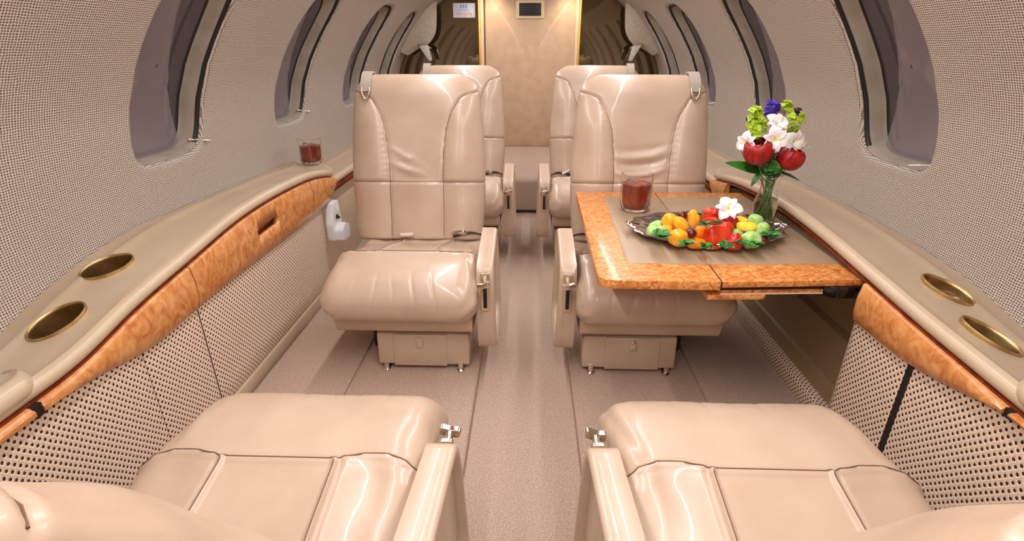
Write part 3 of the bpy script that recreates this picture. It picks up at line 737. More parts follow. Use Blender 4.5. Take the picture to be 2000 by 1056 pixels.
BUCKLE = simple('dark buckle', lin(70,58,50), 0.3, 0.6)
BELT = simple('beige belt webbing', lin(205,190,165), 0.7)
STRAPM = simple('harness strap', lin(172,160,146), 0.45)
def make_seat(a, label, loc, rz, group, var, recline):
    """front at +y; a = +1 / -1 is the side of the aisle armrest"""
    t = root('cabin_seat', label, 'seat', loc, rz, group)
    make_cushion(t)
    make_backrest(t, var, (-0.045*a, -0.370, 0.268), (recline, 0, 0)).scale = (1.12, 1.12, 1.12)
    prism('seat_skirt', fillet([(-0.19, 0.150), (0.19, 0.150), (0.205, 0.215), (-0.22, 0.215), (-0.22, 0.150)], [0.0, 0.02, 0, 0, 0]), 'x', -0.222, 0.222, LEATHER, t, 0.010)
    box('seat_base', (-0.15, -0.30, 0.012), (0.15, 0.06, 0.185), DARK, t, bevel=0.01)  # dark brown paints the shade under the seat into the base
    # drawer box under the front, nearer the aisle
    x0, x1 = (-0.105, 0.205); X = sorted((x0*a, x1*a))
    db = prism('drawer_box', [(0.04, 0.012), (0.165, 0.012), (0.155, 0.128), (0.04, 0.128)], 'x', X[0], X[1], LEATHER, t, 0.008)
    xm = sorted(((x0+0.055)*a, (x1-0.075)*a))
    df = prism('drawer_front', [(0.10, 0.010), (0.1685, 0.010), (0.1595, 0.126), (0.10, 0.126)], 'x', xm[0], xm[1], LEATHER, t, 0.0035)
    cx = sum(xm)/2
    prism('drawer_latch', [(0.15, 0.082), (0.1705, 0.082), (0.1675, 0.116), (0.15, 0.116)], 'x', cx-0.011, cx+0.011, LEATHER2 if a < 0 else CHROME, df, 0.003)
    for x in (X[0]+0.03, X[1]-0.03):
        lathe('floor_bolt', [(0.0, 0.022), (0.008, 0.020), (0.010, 0.010), (0.006, 0.006), (0.012, 0.001), (0.012, -0.004), (0.0, -0.004)], CHROME, t, 16, loc=(x, 0.172, 0.0))
        box('track_foot', (x-0.009, 0.02, -0.004), (x+0.009, 0.165, 0.014), BLACK, t, bevel=0.002)
    # armrest, folded down beside the cushion
    xa, xb = sorted((0.238*a, 0.272*a))
    AP = [(0.168, 0.085), (0.185, 0.130), (0.186, 0.315), (0.170, 0.382), (-0.075, 0.425), (-0.105, 0.412), (-0.115, 0.36), (-0.075, 0.12), (-0.04, 0.085)]
    arm = prism('armrest', fillet(AP, [0.02, 0.04, 0.05, 0.03, 0.02, 0.02, 0.04, 0.04, 0.03]), 'x', xa, xb, LEATHER, t, 0.013, 4, angle=60)
    arm_parts = [arm]
    c = np.mean(AP, axis=0); ins = [tuple(c+(np.array(p)-c)*0.86) for p in AP]
    xo = sorted((0.284*a, 0.2935*a))
    ro = [0.02, 0.04, 0.05, 0.03, 0.02, 0.02, 0.04, 0.04, 0.03]
    po, pi_ = fillet(AP, ro), fillet(ins, ro); m_ = len(po); shear = lambda z: (0.40-z)*0.04
    rings = []
    for (f, x) in ((0.015, 0.262), (0.0, 0.274), (0.02, 0.284), (0.22, 0.2895), (0.55, 0.2895), (0.82, 0.286), (0.93, 0.279), (1.0, 0.270)):
        rings.append([(a*(x+max(0, shear(q[1]))*(x-0.262)/0.03), q[0], q[1]) for q in [(u[0]*(1-f)+v[0]*f, u[1]*(1-f)+v[1]*f) for u, v in zip(po, pi_)]])
    loft('armrest_rim', rings, LEATHER, arm, cap=False, flip=a < 0)
    pn = loft('armrest_side_panel', [[(a*(0.276+max(0, shear(q[1]))*0.6), c[0]+(q[0]-c[0])*f, c[1]+(q[1]-c[1])*f) for q in pi_] for f in (1.0, 0.7, 0.4, 0.02)], LEATHER2, arm, cap=False, flip=a < 0)
    # recline latch on the front end of the armrest
    xc = 0.265*a
    lt = prism('latch_plate', fillet([(xc-0.014, 0.235), (xc+0.014, 0.235), (xc+0.014, 0.365), (xc-0.014, 0.365)], 0.008), 'y', 0.181, 0.1895, BRASSY, arm, 0.002)
    box('latch_slot', (xc-0.006, 0.188, 0.245), (xc+0.006, 0.1905, 0.315), BLACK, arm, bevel=0.002)
    tube('latch_stem', [(xc, 0.185, 0.330), (xc, 0.205, 0.335), (xc, 0.228, 0.342)], [0.008, 0.006, 0.008], CHROME, arm, 14)
    prism('latch_handle', fillet([(xc-0.020, 0.340), (xc+0.018, 0.332), (xc+0.022, 0.350), (xc+0.004, 0.350), (xc-0.018, 0.358)], 0.006), 'y', 0.226, 0.238, CHROME, arm, 0.004)
    # lap belt
    s = a
    ribbon('belt', [(0.21*s, -0.36, 0.290), (0.165*s, -0.310, 0.318), (0.10*s, -0.290, 0.312)], 0.034, 0.004, BUCKLE, t, (0, 0.8, 0.6))
    bm = bmesh.new(); bm_box(bm, (-0.028, -0.016, -0.008), (0.028, 0.016, 0.008), 0.006, 3)
    obj_bm('belt_buckle', bm, CHROME, t, loc=(0.125*s, -0.297, 0.324), rot=(0.5, 0.25, 0.35*s))
    bm = bmesh.new(); bm_box(bm, (-0.027, -0.012, -0.008), (0.027, 0.012, 0.008), 0.006, 3)
    obj_bm('belt_tongue', bm, BELT, t, loc=(-0.085*s, -0.285, 0.316), rot=(0.6, 0, -0.2*s))
    ribbon('belt', [(-0.11*s, -0.35, 0.280), (-0.095*s, -0.31, 0.306), (-0.088*s, -0.29, 0.312)], 0.024, 0.003, BELT, t)
    # shoulder harness guide on the window-side corner of the backrest top
    br = [o for o in t.children if o.name.startswith('backrest')][0]
    xg = -0.168*a
    ribbon('harness_strap', [(xg, -0.045, BH-0.09), (xg, -0.02, BH+0.000), (xg, 0.014, BH+0.004), (xg+0.002*a, 0.045, BH-0.028), (xg, 0.050, BH-0.062)], 0.036, 0.005, STRAPM, br)
    lp = smoothpath([(xg-0.013, 0.050, BH-0.05), (xg-0.012, 0.053, BH-0.068), (xg, 0.053, BH-0.088), (xg+0.012, 0.053, BH-0.068), (xg+0.013, 0.050, BH-0.05)], 5)
    tube('harness_loop', lp, 0.0035, BRASSY, br, 8)
    return t
BRASSY = simple('latch metal', lin(212,196,170), 0.25, 0.85)

def kids(o): return [c for c in bpy.data.objects if c.parent == o]
def copy_tree(o, parent=None):
    c = o.copy(); COL.objects.link(c); c.parent = parent
    for ch in kids(o): copy_tree(ch, c)
    return c
GRP = 'beige leather cabin seats'
RL = math.radians
seatL = make_seat(-1, 'left middle leather seat facing the camera, fully visible beside the burl cabinet', (-0.395, 1.62, 0), PI, GRP, 0, RL(12))
# a = aisle side in the seat's own frame; a seat turned by 180 degrees on the left has its aisle side at -x
seatR = make_seat(1, 'right middle leather seat facing the camera, partly behind the burl table', (0.392, 1.62, 0), PI, GRP, 1, RL(12))
def place(src, label, loc, rz, recline=None):
    c = copy_tree(src); c['label'] = label; c.location = loc; c.rotation_euler = (0, 0, rz)
    if recline is not None:
        for k_ in kids(c):
            if k_.name.startswith('backrest'): k_.rotation_euler = (recline, 0, 0); k_.location = (0.028 if loc[0] > 0 else -0.028, -0.238, 0.345); k_.scale = (1, 1, 1)
            if k_.name.startswith('seat_cushion'): k_.scale.y = 1.25; k_.location.y = -0.065
            if k_.name.startswith('armrest'): k_.location.y = -0.120
            if k_.name.startswith('belt'): k_.location.y += 0.10; k_.location.z += 0.02
    return c
nearL = place(seatR, 'near left leather seat in the foreground facing away, seen from above', (-0.405, 0.640, 0), 0, RL(30))
nearR = place(seatL, 'near right leather seat in the foreground facing away, seen from above', (0.395, 0.638, 0), 0, RL(30))
rearL = place(seatL, 'rear left leather seat half hidden behind the left middle seat', (-0.364, 2.70, 0), PI)
rearR = place(seatR, 'rear right leather seat half hidden behind the right middle seat', (0.346, 2.70, 0), PI)

# ================================================================== folding table
TZ = 0.485
tb = root('folding_table', 'fold-out burl table with tan leather top reaching from the right cabinet', 'table', (0.777, 1.127, TZ))
def tprism(name, pts, z0, z1, mat, parent, bevel=0.002, rs=None, **k):
    pts = [((x-0.80)*0.972, (y-1.16)*0.972) for x, y in pts]
    if rs: pts = fillet(pts, rs, 6)
    return prism(name, pts, 'z', z0, z1, mat, parent, bevel, 2, **k)
INSET = noisy('table leather', lin(160,134,108), lin(167,141,114), 8, 0.42, 0.2, 300)
def leaf(name, outer, ro, inset, ri, th=0.022):
    f = tprism(name, outer, -th, 0.0, BURL2, tb, 0.003, ro)
    tprism('leather_inset', inset, -0.004, 0.0012, INSET, f, 0.0008, ri)
    return f
leaf('table_leaf', [(0.180, 1.163), (0.4795, 1.160), (0.5010, 2.012), (0.192, 2.012)], [0.035, 0.002, 0.002, 0.012],
     [(0.268, 1.272), (0.4855, 1.270), (0.4995, 1.938), (0.293, 1.936)], [0.02, 0, 0, 0.008])
leaf('table_leaf', [(0.4835, 1.160), (0.852, 1.186), (0.905, 2.012), (0.5050, 2.012)], [0.002, 0.01, 0.01, 0.002],
     [(0.4895, 1.270), (0.848, 1.288), (0.885, 1.94), (0.5035, 1.938)], [0, 0, 0, 0], 0.015)
# mitre line and hinge
tprism('hinge_strip', [(0.4797, 1.165), (0.4833, 1.165), (0.5048, 2.01), (0.5012, 2.01)], -0.020, -0.0012, BLACK, tb, 0)
tprism('support_rail', [(0.455, 1.172), (0.60, 1.178), (0.620, 1.205), (0.625, 1.30), (0.455, 1.30)], -0.055, -0.0407, BURL2, tb, 0.003)
tprism('slide_rail', [(0.488, 1.176), (0.86, 1.196), (0.86, 1.225), (0.488, 1.22)], -0.0375, -0.0292, BURL2, tb, 0.001)
tprism('slide_runner', [(0.488, 1.174), (0.86, 1.194), (0.86, 1.22), (0.488, 1.21)], -0.0405, -0.0376, simple('ivory strip', lin(236,216,190), 0.3), tb, 0.0005)
tprism('painted_gap_shadow', [(0.487, 1.176), (0.86, 1.200), (0.86, 1.95), (0.50, 1.95)], -0.0290, -0.0152, BLACK, tb, 0.001)  # black board stands in for the shadow gap under the inner leaf
tprism('bracket', [(0.745, 1.188), (0.775, 1.172), (0.850, 1.176), (0.855, 1.26), (0.775, 1.26)], -0.048, -0.0152, simple('glossy black metal', lin(14,13,15), 0.15), tb, 0.006)
fl = prism('catch', [(0.0, -0.07), (0.03, -0.068), (0.022, -0.12), (0.004, -0.10)], 'y', 0.60, 0.62, WHITEP, tb, 0.002); fl.location = (-0.22, 0, 0)

# pixel to point, for laying out the small things on the table top
_p, _y = PITCH, YAW
_f = np.array([-math.sin(_y)*math.cos(_p), math.cos(_y)*math.cos(_p), -math.sin(_p)]); _r = np.array([math.cos(_y), math.sin(_y), 0]); _u = np.cross(_r, _f)
def at(px, py, z=None, y=None):
    d = _r*(px-1000)/FPX+_u*(528-py)/FPX+_f
    t = (z-EYE[2])/d[2] if z is not None else (y-EYE[1])/d[1]
    return EYE+t*d
def fr(cx, cy, z): return at(1180+cx/3.107, 180+cy/3.107, z+0.0145)

# ------------------------------------------------------------------ tray
TC = (0.530, 1.469)
tray = root('serving_tray', 'oval silver serving tray with scalloped rim holding the fruit', 'tray', (TC[0], TC[1], TZ+0.0015))
def tray_r(a): return 1+0.018*math.cos(12*a)+0.012*math.cos(24*a)
n = 144; rings = []
for (k_, z) in [(0.0, 0.006), (0.35, 0.006), (0.66, 0.006), (0.74, 0.008), (0.80, 0.014), (0.90, 0.0195), (0.975, 0.022), (1.0, 0.0245), (1.012, 0.0225), (1.0, 0.019), (0.90, 0.0145), (0.79, 0.008), (0.72, 0.001), (0.60, 0.0), (0.0, 0.0)]:
    ring = []
    for i in range(n):
        a = 2*PI*i/n; w = tray_r(a) if k_ > 0.76 else 1.0
        k2 = max(k_, 0.004); endr = 0.004*math.exp(-((math.cos(a)**2-1)/0.03)**2)*(k_ > 0.9)
        ring.append((0.222*k2*w*math.cos(a), 0.150*k2*w*math.sin(a), z+endr+0.0012*math.cos(12*a)*(k_ > 0.9)))
    rings.append(ring)
loft('tray_dish', rings, SILVER, tray, cap=True, angle=50)
for sx in (-1, 1):
    pth = smoothpath([(sx*0.212, -0.024, 0.025), (sx*0.232, -0.014, 0.031), (sx*0.226, 0.0, 0.034), (sx*0.232, 0.014, 0.031), (sx*0.212, 0.024, 0.025)], 5)
    tube('scroll_handle', pth, 0.0045, SILVER, tray, 8)
    for q in (-0.016, 0.0, 0.016):
        lathe('scroll_bead', [(0, -0.005), (0.004, -0.003), (0.0055, 0), (0.004, 0.003), (0, 0.005)], SILVER, tray, 12, loc=(sx*0.222, q, 0.030))

# ------------------------------------------------------------------ fruit
def fruitmat(name, c1, c2, scale=25, rough=0.3, sss=0.15, lo=0.35, hi=0.65):
    m = noisy(name, c1, c2, scale, rough, 0.15, 140, lo, hi, 0.15, 0.0006); b = m.node_tree.nodes['Principled BSDF']
    b.inputs['Subsurface Weight'].default_value = sss; b.inputs['Subsurface Radius'].default_value = (0.02, 0.01, 0.005); b.inputs['Subsurface Scale'].default_value = 0.3
    return m
MANGO = fruitmat('mango flesh', lin(250,158,18), lin(255,186,48)); YEL = fruitmat('yellow flesh', lin(250,210,30), lin(252,226,80))
ORG = fruitmat('orange flesh', lin(240,126,10), lin(250,150,20)); RED = fruitmat('red pepper skin', lin(196,32,10), lin(218,66,24))
BERRY = fruitmat('strawberry skin', lin(190,22,22), lin(214,44,36), 20); MELON = fruitmat('green melon flesh', lin(148,204,98), lin(198,228,150), 30)
GRAPE = fruitmat('dark cherry skin', lin(66,8,20), lin(96,14,28), 12, 0.12, 0.05); LEAF = noisy('mint leaf', lin(18,80,20), lin(54,138,40), 60, 0.4, 0.5, 180)
SEED = simple('strawberry seed', lin(240,200,90), 0.5); STEMG = noisy('green stem', lin(70,110,40), lin(104,142,62), 60, 0.45)
def blob(name, r, mat, parent=None, e=2.0, lobes=0, ld=0.0, seed=0, nz=26, n=44, lump=0.04, taper=0.0, dimple=0.0):
    """closed lumpy fruit body, radii r, superellipsoid exponent e, vertical lobes"""
    rnd = random.Random(seed); ph = [rnd.uniform(0, 6.3) for _ in range(6)]; rings = []
    for i in range(nz+1):
        t = 0.03+(PI-0.06)*i/nz; st, ct = math.sin(t), math.cos(t); kz = math.copysign(abs(ct)**(2/e), ct); kr = abs(st)**(2/e)
        ring = []
        for j in range(n):
            a = 2*PI*j/n; c, s = math.cos(a), math.sin(a)
            x = math.copysign(abs(c)**(2/e), c)*kr; y = math.copysign(abs(s)**(2/e), s)*kr
            w = 1+ld*(abs(math.cos(lobes*a/2+ph[0]))-0.6)*st if lobes else 1
            w *= 1+lump*(math.sin(2*a+ph[1]+2*t)+0.7*math.sin(3*a+ph[2]-3*t)+0.6*math.sin(5*t+ph[3]+a)); w *= 1-taper*kz
            zz = kz*(1+lump*math.sin(2*a+ph[4])); zz -= dimple*math.exp(-(kr/0.35)**2)*(1 if kz > 0 else 0)
            ring.append((r[0]*x*w, r[1]*y*w, r[2]*zz))
        rings.append(ring)
    return loft(name, rings, mat, parent, angle=None)
FG = 'fruit pieces on the silver tray'
def fruit(name, label, cat, cx, cy, z, r, mat, rot=(0,0,0), **k):
    o = blob(name, r, mat, None, **k); o.location = fr(cx, cy, z); o.rotation_euler = rot
    return tag(o, label, cat, FG)
Zf = 0.502
fruit('mango_piece', 'orange yellow mango chunk at the back left of the fruit', 'fruit', 400, 778, 0.528, (0.021,0.020,0.020), MANGO, (0.3,0.2,0.4), e=2.6, seed=1)
fruit('mango_piece', 'orange mango chunk low behind the left leaves', 'fruit', 385, 835, 0.503, (0.020,0.018,0.018), MANGO, (0.1,0.4,1.0), e=2.4, seed=2)
fruit('mango_piece', 'large oblong mango piece leaning right above the dark cherry', 'fruit', 466, 802, 0.527, (0.025,0.018,0.016), MANGO, (0.2,0.75,-0.2), e=2.5, seed=3)
fruit('mango_piece', 'tall upright yellow mango wedge left of the red peppers', 'fruit', 542, 768, 0.530, (0.016,0.014,0.026), MANGO, (-0.2,-0.15,0.2), e=2.4, seed=4)
fruit('mango_piece', 'big yellow mango cube in the front row on the left', 'fruit', 452, 884, 0.505, (0.025,0.021,0.022), MANGO, (0.2,0.1,0.5), e=3.2, seed=5)
fruit('mango_piece', 'small deep orange cube right of the front dark cherry', 'fruit', 582, 850, 0.512, (0.016,0.015,0.018), ORG, (0.2,0.2,0.3), e=3.0, seed=6)
fruit('mango_piece', 'flat deep orange slice in the front row behind the mint', 'fruit', 560, 917, 0.492, (0.026,0.015,0.014), ORG, (0.4,0,0.1), e=2.6, seed=7)
fruit('pepper_piece', 'glossy large red pepper in the middle of the front row', 'pepper', 680, 868, 0.512, (0.031,0.026,0.030), RED, (-0.35,0,0.1), e=3.0, lobes=4, ld=0.16, seed=8, dimple=0.2)
fruit('pepper_piece', 'red pepper end peeking out behind the large front pepper', 'pepper', 742, 826, 0.512, (0.020,0.017,0.019), RED, (0.2,0.3,0.4), e=2.4, lobes=4, ld=0.12, seed=9)
fruit('pepper_piece', 'low red pepper slice under the large front pepper', 'pepper', 655, 930, 0.487, (0.027,0.013,0.010), RED, (0.35,0,0), e=2.4, seed=10)
for (x, y, z, r, s, l) in ((590,752,0.512,(0.018,0.014,0.016),11,'red pepper strip at the back beside the tall mango wedge'), (632,738,0.528,(0.020,0.014,0.019),12,'upright red pepper strip at the back middle'), (678,742,0.528,(0.020,0.014,0.017),13,'red pepper strip below the pale lily'), (728,752,0.524,(0.020,0.014,0.016),14,'red pepper strip at the back right of the lily'), (655,780,0.512,(0.025,0.018,0.013),15,'flat red pepper slice between the parsley leaves'), (768,788,0.512,(0.022,0.018,0.017),16,'dark red pepper piece left of the yellow fruit')):
    fruit('pepper_piece', l, 'pepper', x, y, z, r, RED if s != 16 else BERRY, (0.3, 0.3*math.sin(s), s), e=2.5, lobes=3, ld=0.2, seed=s)
st_ = root('strawberry', 'red strawberry with seeds in the front row right of the large pepper', 'fruit', tuple(fr(790, 905, 0.503)), 0, FG)
st_.rotation_euler = (0.2, 0.1, 0.2)
blob('berry', (0.023, 0.020, 0.026), BERRY, st_, e=2.1, taper=-0.30*-1, seed=20, lump=0.012)
rnd = random.Random(3); bm = bmesh.new()
for i in range(70):
    t = 0.35+2.4*((i*0.618) % 1); a = i*2.4; w = 1-0.30*math.cos(t)
    p = Vector((0.0232*math.sin(t)*math.cos(a)*w, 0.0202*math.sin(t)*math.sin(a)*w, 0.0262*math.cos(t)))
    bmesh.ops.create_icosphere(bm, subdivisions=1, radius=0.0008, matrix=Matrix.Translation(p))
o = obj_bm('seeds', bm, SEED, st_); o['kind'] = 'stuff'
fruit('lemon_piece', 'pale yellow fruit slice at the back right under the lily', 'fruit', 832, 776, 0.515, (0.018,0.014,0.010), YEL, (0.2,0.2,-0.2), e=2.4, seed=21)
fruit('lemon_piece', 'bright yellow lobed fruit piece in front of the green melon', 'fruit', 866, 816, 0.516, (0.029,0.016,0.014), YEL, (0.1,0.05,-0.1), e=2.2, lobes=5, ld=0.18, seed=22)
fruit('melon_piece', 'green melon ball at the back right below the vase', 'melon', 918, 774, 0.520, (0.020,0.018,0.016), MELON, (0.2,0.1,0.5), e=2.5, seed=23)
fruit('melon_piece', 'green melon chunk at the right end behind the dark cherry', 'melon', 960, 830, 0.510, (0.019,0.017,0.020), MELON, (0.3,0.2,0.9), e=2.7, seed=24)
fruit('melon_piece', 'lobed pale green melon piece in the front row on the right', 'melon', 888, 896, 0.503, (0.028,0.021,0.023), MELON, (0.2,0,0.2), e=2.4, lobes=5, ld=0.22, seed=25)
fruit('melon_piece', 'small pale green melon piece between yellow fruit and red berry', 'melon', 805, 855, 0.497, (0.018,0.014,0.012), MELON, (0.2,0,0.7), e=2.4, seed=26)
for k_, (x, y, s) in enumerate(((292,842,0.017), (325,812,0.018), (340,845,0.017), (300,812,0.013))):
    fruit('melon_piece', ['ribbed green melon ball nearest the left end of the tray', 'green melon ball behind the left mint leaves', 'green melon ball touching the left orange mango', 'small green melon ball at the far left back'][k_], 'melon', x, y, 0.503, (s, s, s*0.95), MELON, (0.3, 0.2, k_), e=2.2, lobes=7, ld=0.08, seed=30+k_)
for (x, y, z, l) in ((475,748,0.535,'dark cherry at the back between the mango pieces'), (530,856,0.520,'dark cherry in front between yellow mango and orange cube'), (969,895,0.502,'dark cherry near the right end of the tray'), (862,764,0.508,'dark cherry mostly hidden behind the yellow fruit')):
    c = root('cherry', l, 'fruit', tuple(fr(x, y, z)), 0, FG)
    blob('cherry_body', (0.0138, 0.0138, 0.0128), GRAPE, c, e=2.0, seed=int(x), lump=0.008, dimple=0.15)
    tube('stalk_stub', [(0, 0, 0.010), (0.001, 0, 0.014)], 0.0009, STEMG, c, 6)

def leaf_mesh(bm, L_, Wd, M, cup=0.25, bend=0.3, serr=0, nu=10, nv=6):
    G = []
    for i in range(nu+1):
        u = i/nu; w = Wd*math.sin(PI*u**0.85)**0.8*(1+serr*0.10*math.sin(u*PI*9)) if 0 < u < 1 else 0.0006
        row = []
        for j in range(nv+1):
            v = j/nv*2-1; p = Vector((v*w, L_*u*math.cos(bend*u), cup*w*v*v+L_*math.sin(bend*u)*u*0.6-0.0006*math.cos(u*40)*abs(v)))
            row.append(bm.verts.new(M @ p))
        G.append(row)
    for i in range(nu):
        for j in range(nv): bm.faces.new((G[i][j], G[i][j+1], G[i+1][j+1], G[i+1][j]))
def solid(o, th=0.0006):
    m = o.modifiers.new('s', 'SOLIDIFY'); m.thickness = th; m.offset = 0; return o
MINTS = [(352,885,0.496,'mint sprig at the left end of the tray',1.25), (500,928,0.482,'mint sprig in front of the yellow mango cube',1.0), (620,942,0.481,'mint sprig in front of the orange slice',0.9), (735,940,0.481,'mint sprig in front of the strawberry',1.0), (850,925,0.484,'mint sprig in front of the lobed melon',1.0), (1005,876,0.490,'mint sprig at the right end of the tray',1.25), (612,803,0.530,'parsley leaf above the large red pepper',0.7), (672,790,0.534,'small parsley leaf among the red pepper strips',0.55), (583,740,0.538,'small parsley leaf beside the tall mango wedge',0.5), (330,870,0.492,'mint leaves tucked under the green melon balls',1.0), (925,925,0.484,'mint leaves right of the lobed melon piece',0.9)]
for i, (x, y, z, l, sc) in enumerate(MINTS):
    rnd = random.Random(i+50); sc *= 1.25; sp = root('mint_sprig', l, 'herb', tuple(fr(x, y, z+0.022)), rnd.uniform(0, 6), 'herb sprigs on the silver tray')
    for j in range(7):
        bm = bmesh.new(); a = j*0.92+rnd.uniform(-.2,.2)
        M = Matrix.Rotation(a, 4, 'Z') @ Matrix.Rotation(rnd.uniform(0.15, 0.85), 4, 'X') @ Matrix.Scale(sc, 4)
        leaf_mesh(bm, rnd.uniform(0.018, 0.026), 0.0075, M, 0.35, -0.5, 1)
        solid(obj_bm('leaf', bm, LEAF, sp), 0.0005)
    tube('sprig_stem', [(0, 0, -0.004), (0, 0, 0.002)], 0.001, STEMG, sp, 6)

# ------------------------------------------------------------------ flowers
PETW = noisy('alstroemeria petal', lin(246,238,236), lin(255,253,251), 60, 0.5); PETP = noisy('pink blushed petal', lin(236,190,204), lin(252,244,242), 45, 0.5, lo=0.3, hi=0.48)
ROSE = noisy('red petal', lin(142,6,3), lin(176,20,8), 30, 0.45); ROSED = noisy('dark red petal', lin(80,10,12), lin(120,14,14), 30, 0.5)
PURP = noisy('purple petal', lin(66,34,150), lin(98,62,190), 60, 0.5); DPUR = noisy('dark purple petal', lin(46,14,44), lin(70,26,60), 60, 0.5)
LIME = noisy('lime bud', lin(150,186,22), lin(196,216,60), 60, 0.45); DLEAF = noisy('dark leaf', lin(24,74,16), lin(52,120,32), 25, 0.35)
for m_ in (PETW, PETP): m_.node_tree.nodes['Principled BSDF'].inputs['Subsurface Weight'].default_value = 0.1
VB = np.array([0.750, 1.590, TZ+0.002]); NECK = VB+np.array([-0.004, 0, 0.13])
def stem_to(o, p, r=0.0017, bottom=None, k=0):
    a = VB+np.array([0.016*math.cos(k*2.1), 0.016*math.sin(k*2.1), 0.012]); b = NECK+np.array([0.009*math.cos(k*2.1+2.6), 0.009*math.sin(k*2.1+2.6), -0.025])
    pts = [a, b, b*0.35+np.array(p)*0.65+np.array([0, 0, -0.008]), np.array(p)]
    return tube('flower_stem', [q-np.array(p) for q in smoothpath(pts, 7)], r, STEMG, o, 7)
def face(d, up=(0, 0, 1)):
    return Vector(d).to_track_quat('Z', 'Y').to_matrix().to_4x4()
FL = 'flowers in the glass vase'
def alstro(label, p, d, sc, spin, k, stem=True):
    o = root('lily_flower', label, 'flower', tuple(p), 0, FL if stem else None)
    sc *= 1.28; M0 = face(d) @ Matrix.Rotation(spin, 4, 'Z') @ Matrix.Scale(sc, 4)
    for j in range(6):
        bm = bmesh.new(); outer = j % 2 == 0
        M = M0 @ Matrix.Rotation(j*PI/3, 4, 'Z') @ Matrix.Rotation(0.75 if outer else 0.95, 4, 'X')
        leaf_mesh(bm, 0.043 if outer else 0.040, 0.0135 if outer else 0.0085, M, 0.22, -0.95, 0, 12, 8)
        solid(obj_bm('petal', bm, PETW if outer else PETP, o), 0.0006)
    bm = bmesh.new()
    for j in range(5):
        a = j*1.25; v = M0 @ Vector((0.004*math.cos(a), 0.004*math.sin(a), 0.022+0.002*j))
        bmesh.ops.create_icosphere(bm, subdivisions=1, radius=0.0016*sc, matrix=Matrix.Translation(v))
    obj_bm('stamen', bm, YEL, o)
    bm = bmesh.new(); r_ = bmesh.ops.create_cone(bm, cap_ends=True, segments=12, radius1=0.0025*sc, radius2=0.006*sc, depth=0.012*sc, matrix=M0 @ Matrix.Translation((0, 0, -0.003)))
    obj_bm('calyx', bm, LIME, o)
    if stem: stem_to(o, p, 0.0016, k=k)
    return o
yv = 1.590
alstro('large white lily with pink throat at the front centre of the bouquet', at(1513, 272, y=yv-0.045), (-0.15, -1, 0.15), 1.0, 0.3, 1)
alstro('white lily at the right of the bouquet above the right red bloom', at(1548, 276, y=yv-0.035), (0.35, -1, 0.0), 0.95, 0.9, 2)
alstro('pinkish white lily at the far left of the bouquet', at(1460, 278, y=yv-0.015), (-0.8, -0.7, 0.1), 0.85, 0.1, 3)
alstro('white lily at the upper middle below the purple bloom', at(1516, 243, y=yv-0.02), (0.05, -0.75, 0.7), 0.92, 0.7, 4)
alstro('small white lily sticking out at the far right', at(1566, 287, y=yv-0.01), (0.9, -0.5, 0.1), 0.6, 0.2, 5)
lily = alstro('single pale pink lily lying on the back of the fruit tray', fr(752, 712, 0.553), (-0.2, -0.8, 0.75), 1.0, 0.5, 6, stem=False)
def rose(label, p, d, R_, spin, k):
    o = root('red_bloom', label, 'flower', tuple(p), 0, FL); M0 = face(d) @ Matrix.Rotation(spin, 4, 'Z')
    for ly, (cnt, rr, op, hh) in enumerate(((5, 1.0, 0.96, 1.0), (4, 0.82, 0.72, 1.05), (3, 0.6, 0.5, 1.0))):
        for j in range(cnt):
            bm = bmesh.new(); G = []
            for i in range(13):
                u = i/12; row = []
                for q in range(11):
                    v = q/10*2-1; a = v*(2*PI/cnt*0.72)*(math.sin(PI*min(u*0.62+0.12, 1))**0.5); t = u*PI*(0.78 if ly < 2 else 0.7)
                    rad = R_*rr*(math.sin(t)**0.8*0.98+0.04)*(1+0.06*v*v*u)+0.0015*ly*0; z = R_*hh*(0.95*(1-math.cos(t))-0.75)+0.06*R_*math.sin(5*v+j)*u*u
                    row.append(bm.verts.new(M0 @ Matrix.Rotation(j*2*PI/cnt+ly*0.7, 4, 'Z') @ Vector((rad*math.cos(a), rad*math.sin(a), z))))
                G.append(row)
            for i in range(12):
                for q in range(10): bm.faces.new((G[i][q], G[i][q+1], G[i+1][q+1], G[i+1][q]))
            solid(obj_bm('petal', bm, ROSE if ly < 2 else ROSED, o), 0.0009)
    bm = bmesh.new()
    for j in range(5):
        M = M0 @ Matrix.Translation((0, 0, -0.74*R_)) @ Matrix.Rotation(j*1.256, 4, 'Z') @ Matrix.Rotation(0.2, 4, 'X'); leaf_mesh(bm, 0.022, 0.004, M, 0.2, 0.7)
    solid(obj_bm('sepal', bm, DLEAF, o), 0.0005)
    q = np.array(p)+np.array(M0.to_3x3() @ Vector((0, 0, -0.74*R_))); s_ = stem_to(o, q, 0.0024, k=k); s_.location = Vector(q-np.array(p))
    return o
rose('larger red bloom at the lower left of the bouquet', at(1481, 300, y=yv-0.03), (-0.30, -0.25, 1), 0.041, 0.2, 7)
rose('red bloom at the lower right of the bouquet', at(1541, 312, y=yv-0.03), (0.45, -0.25, 0.9), 0.037, 1.0, 8)
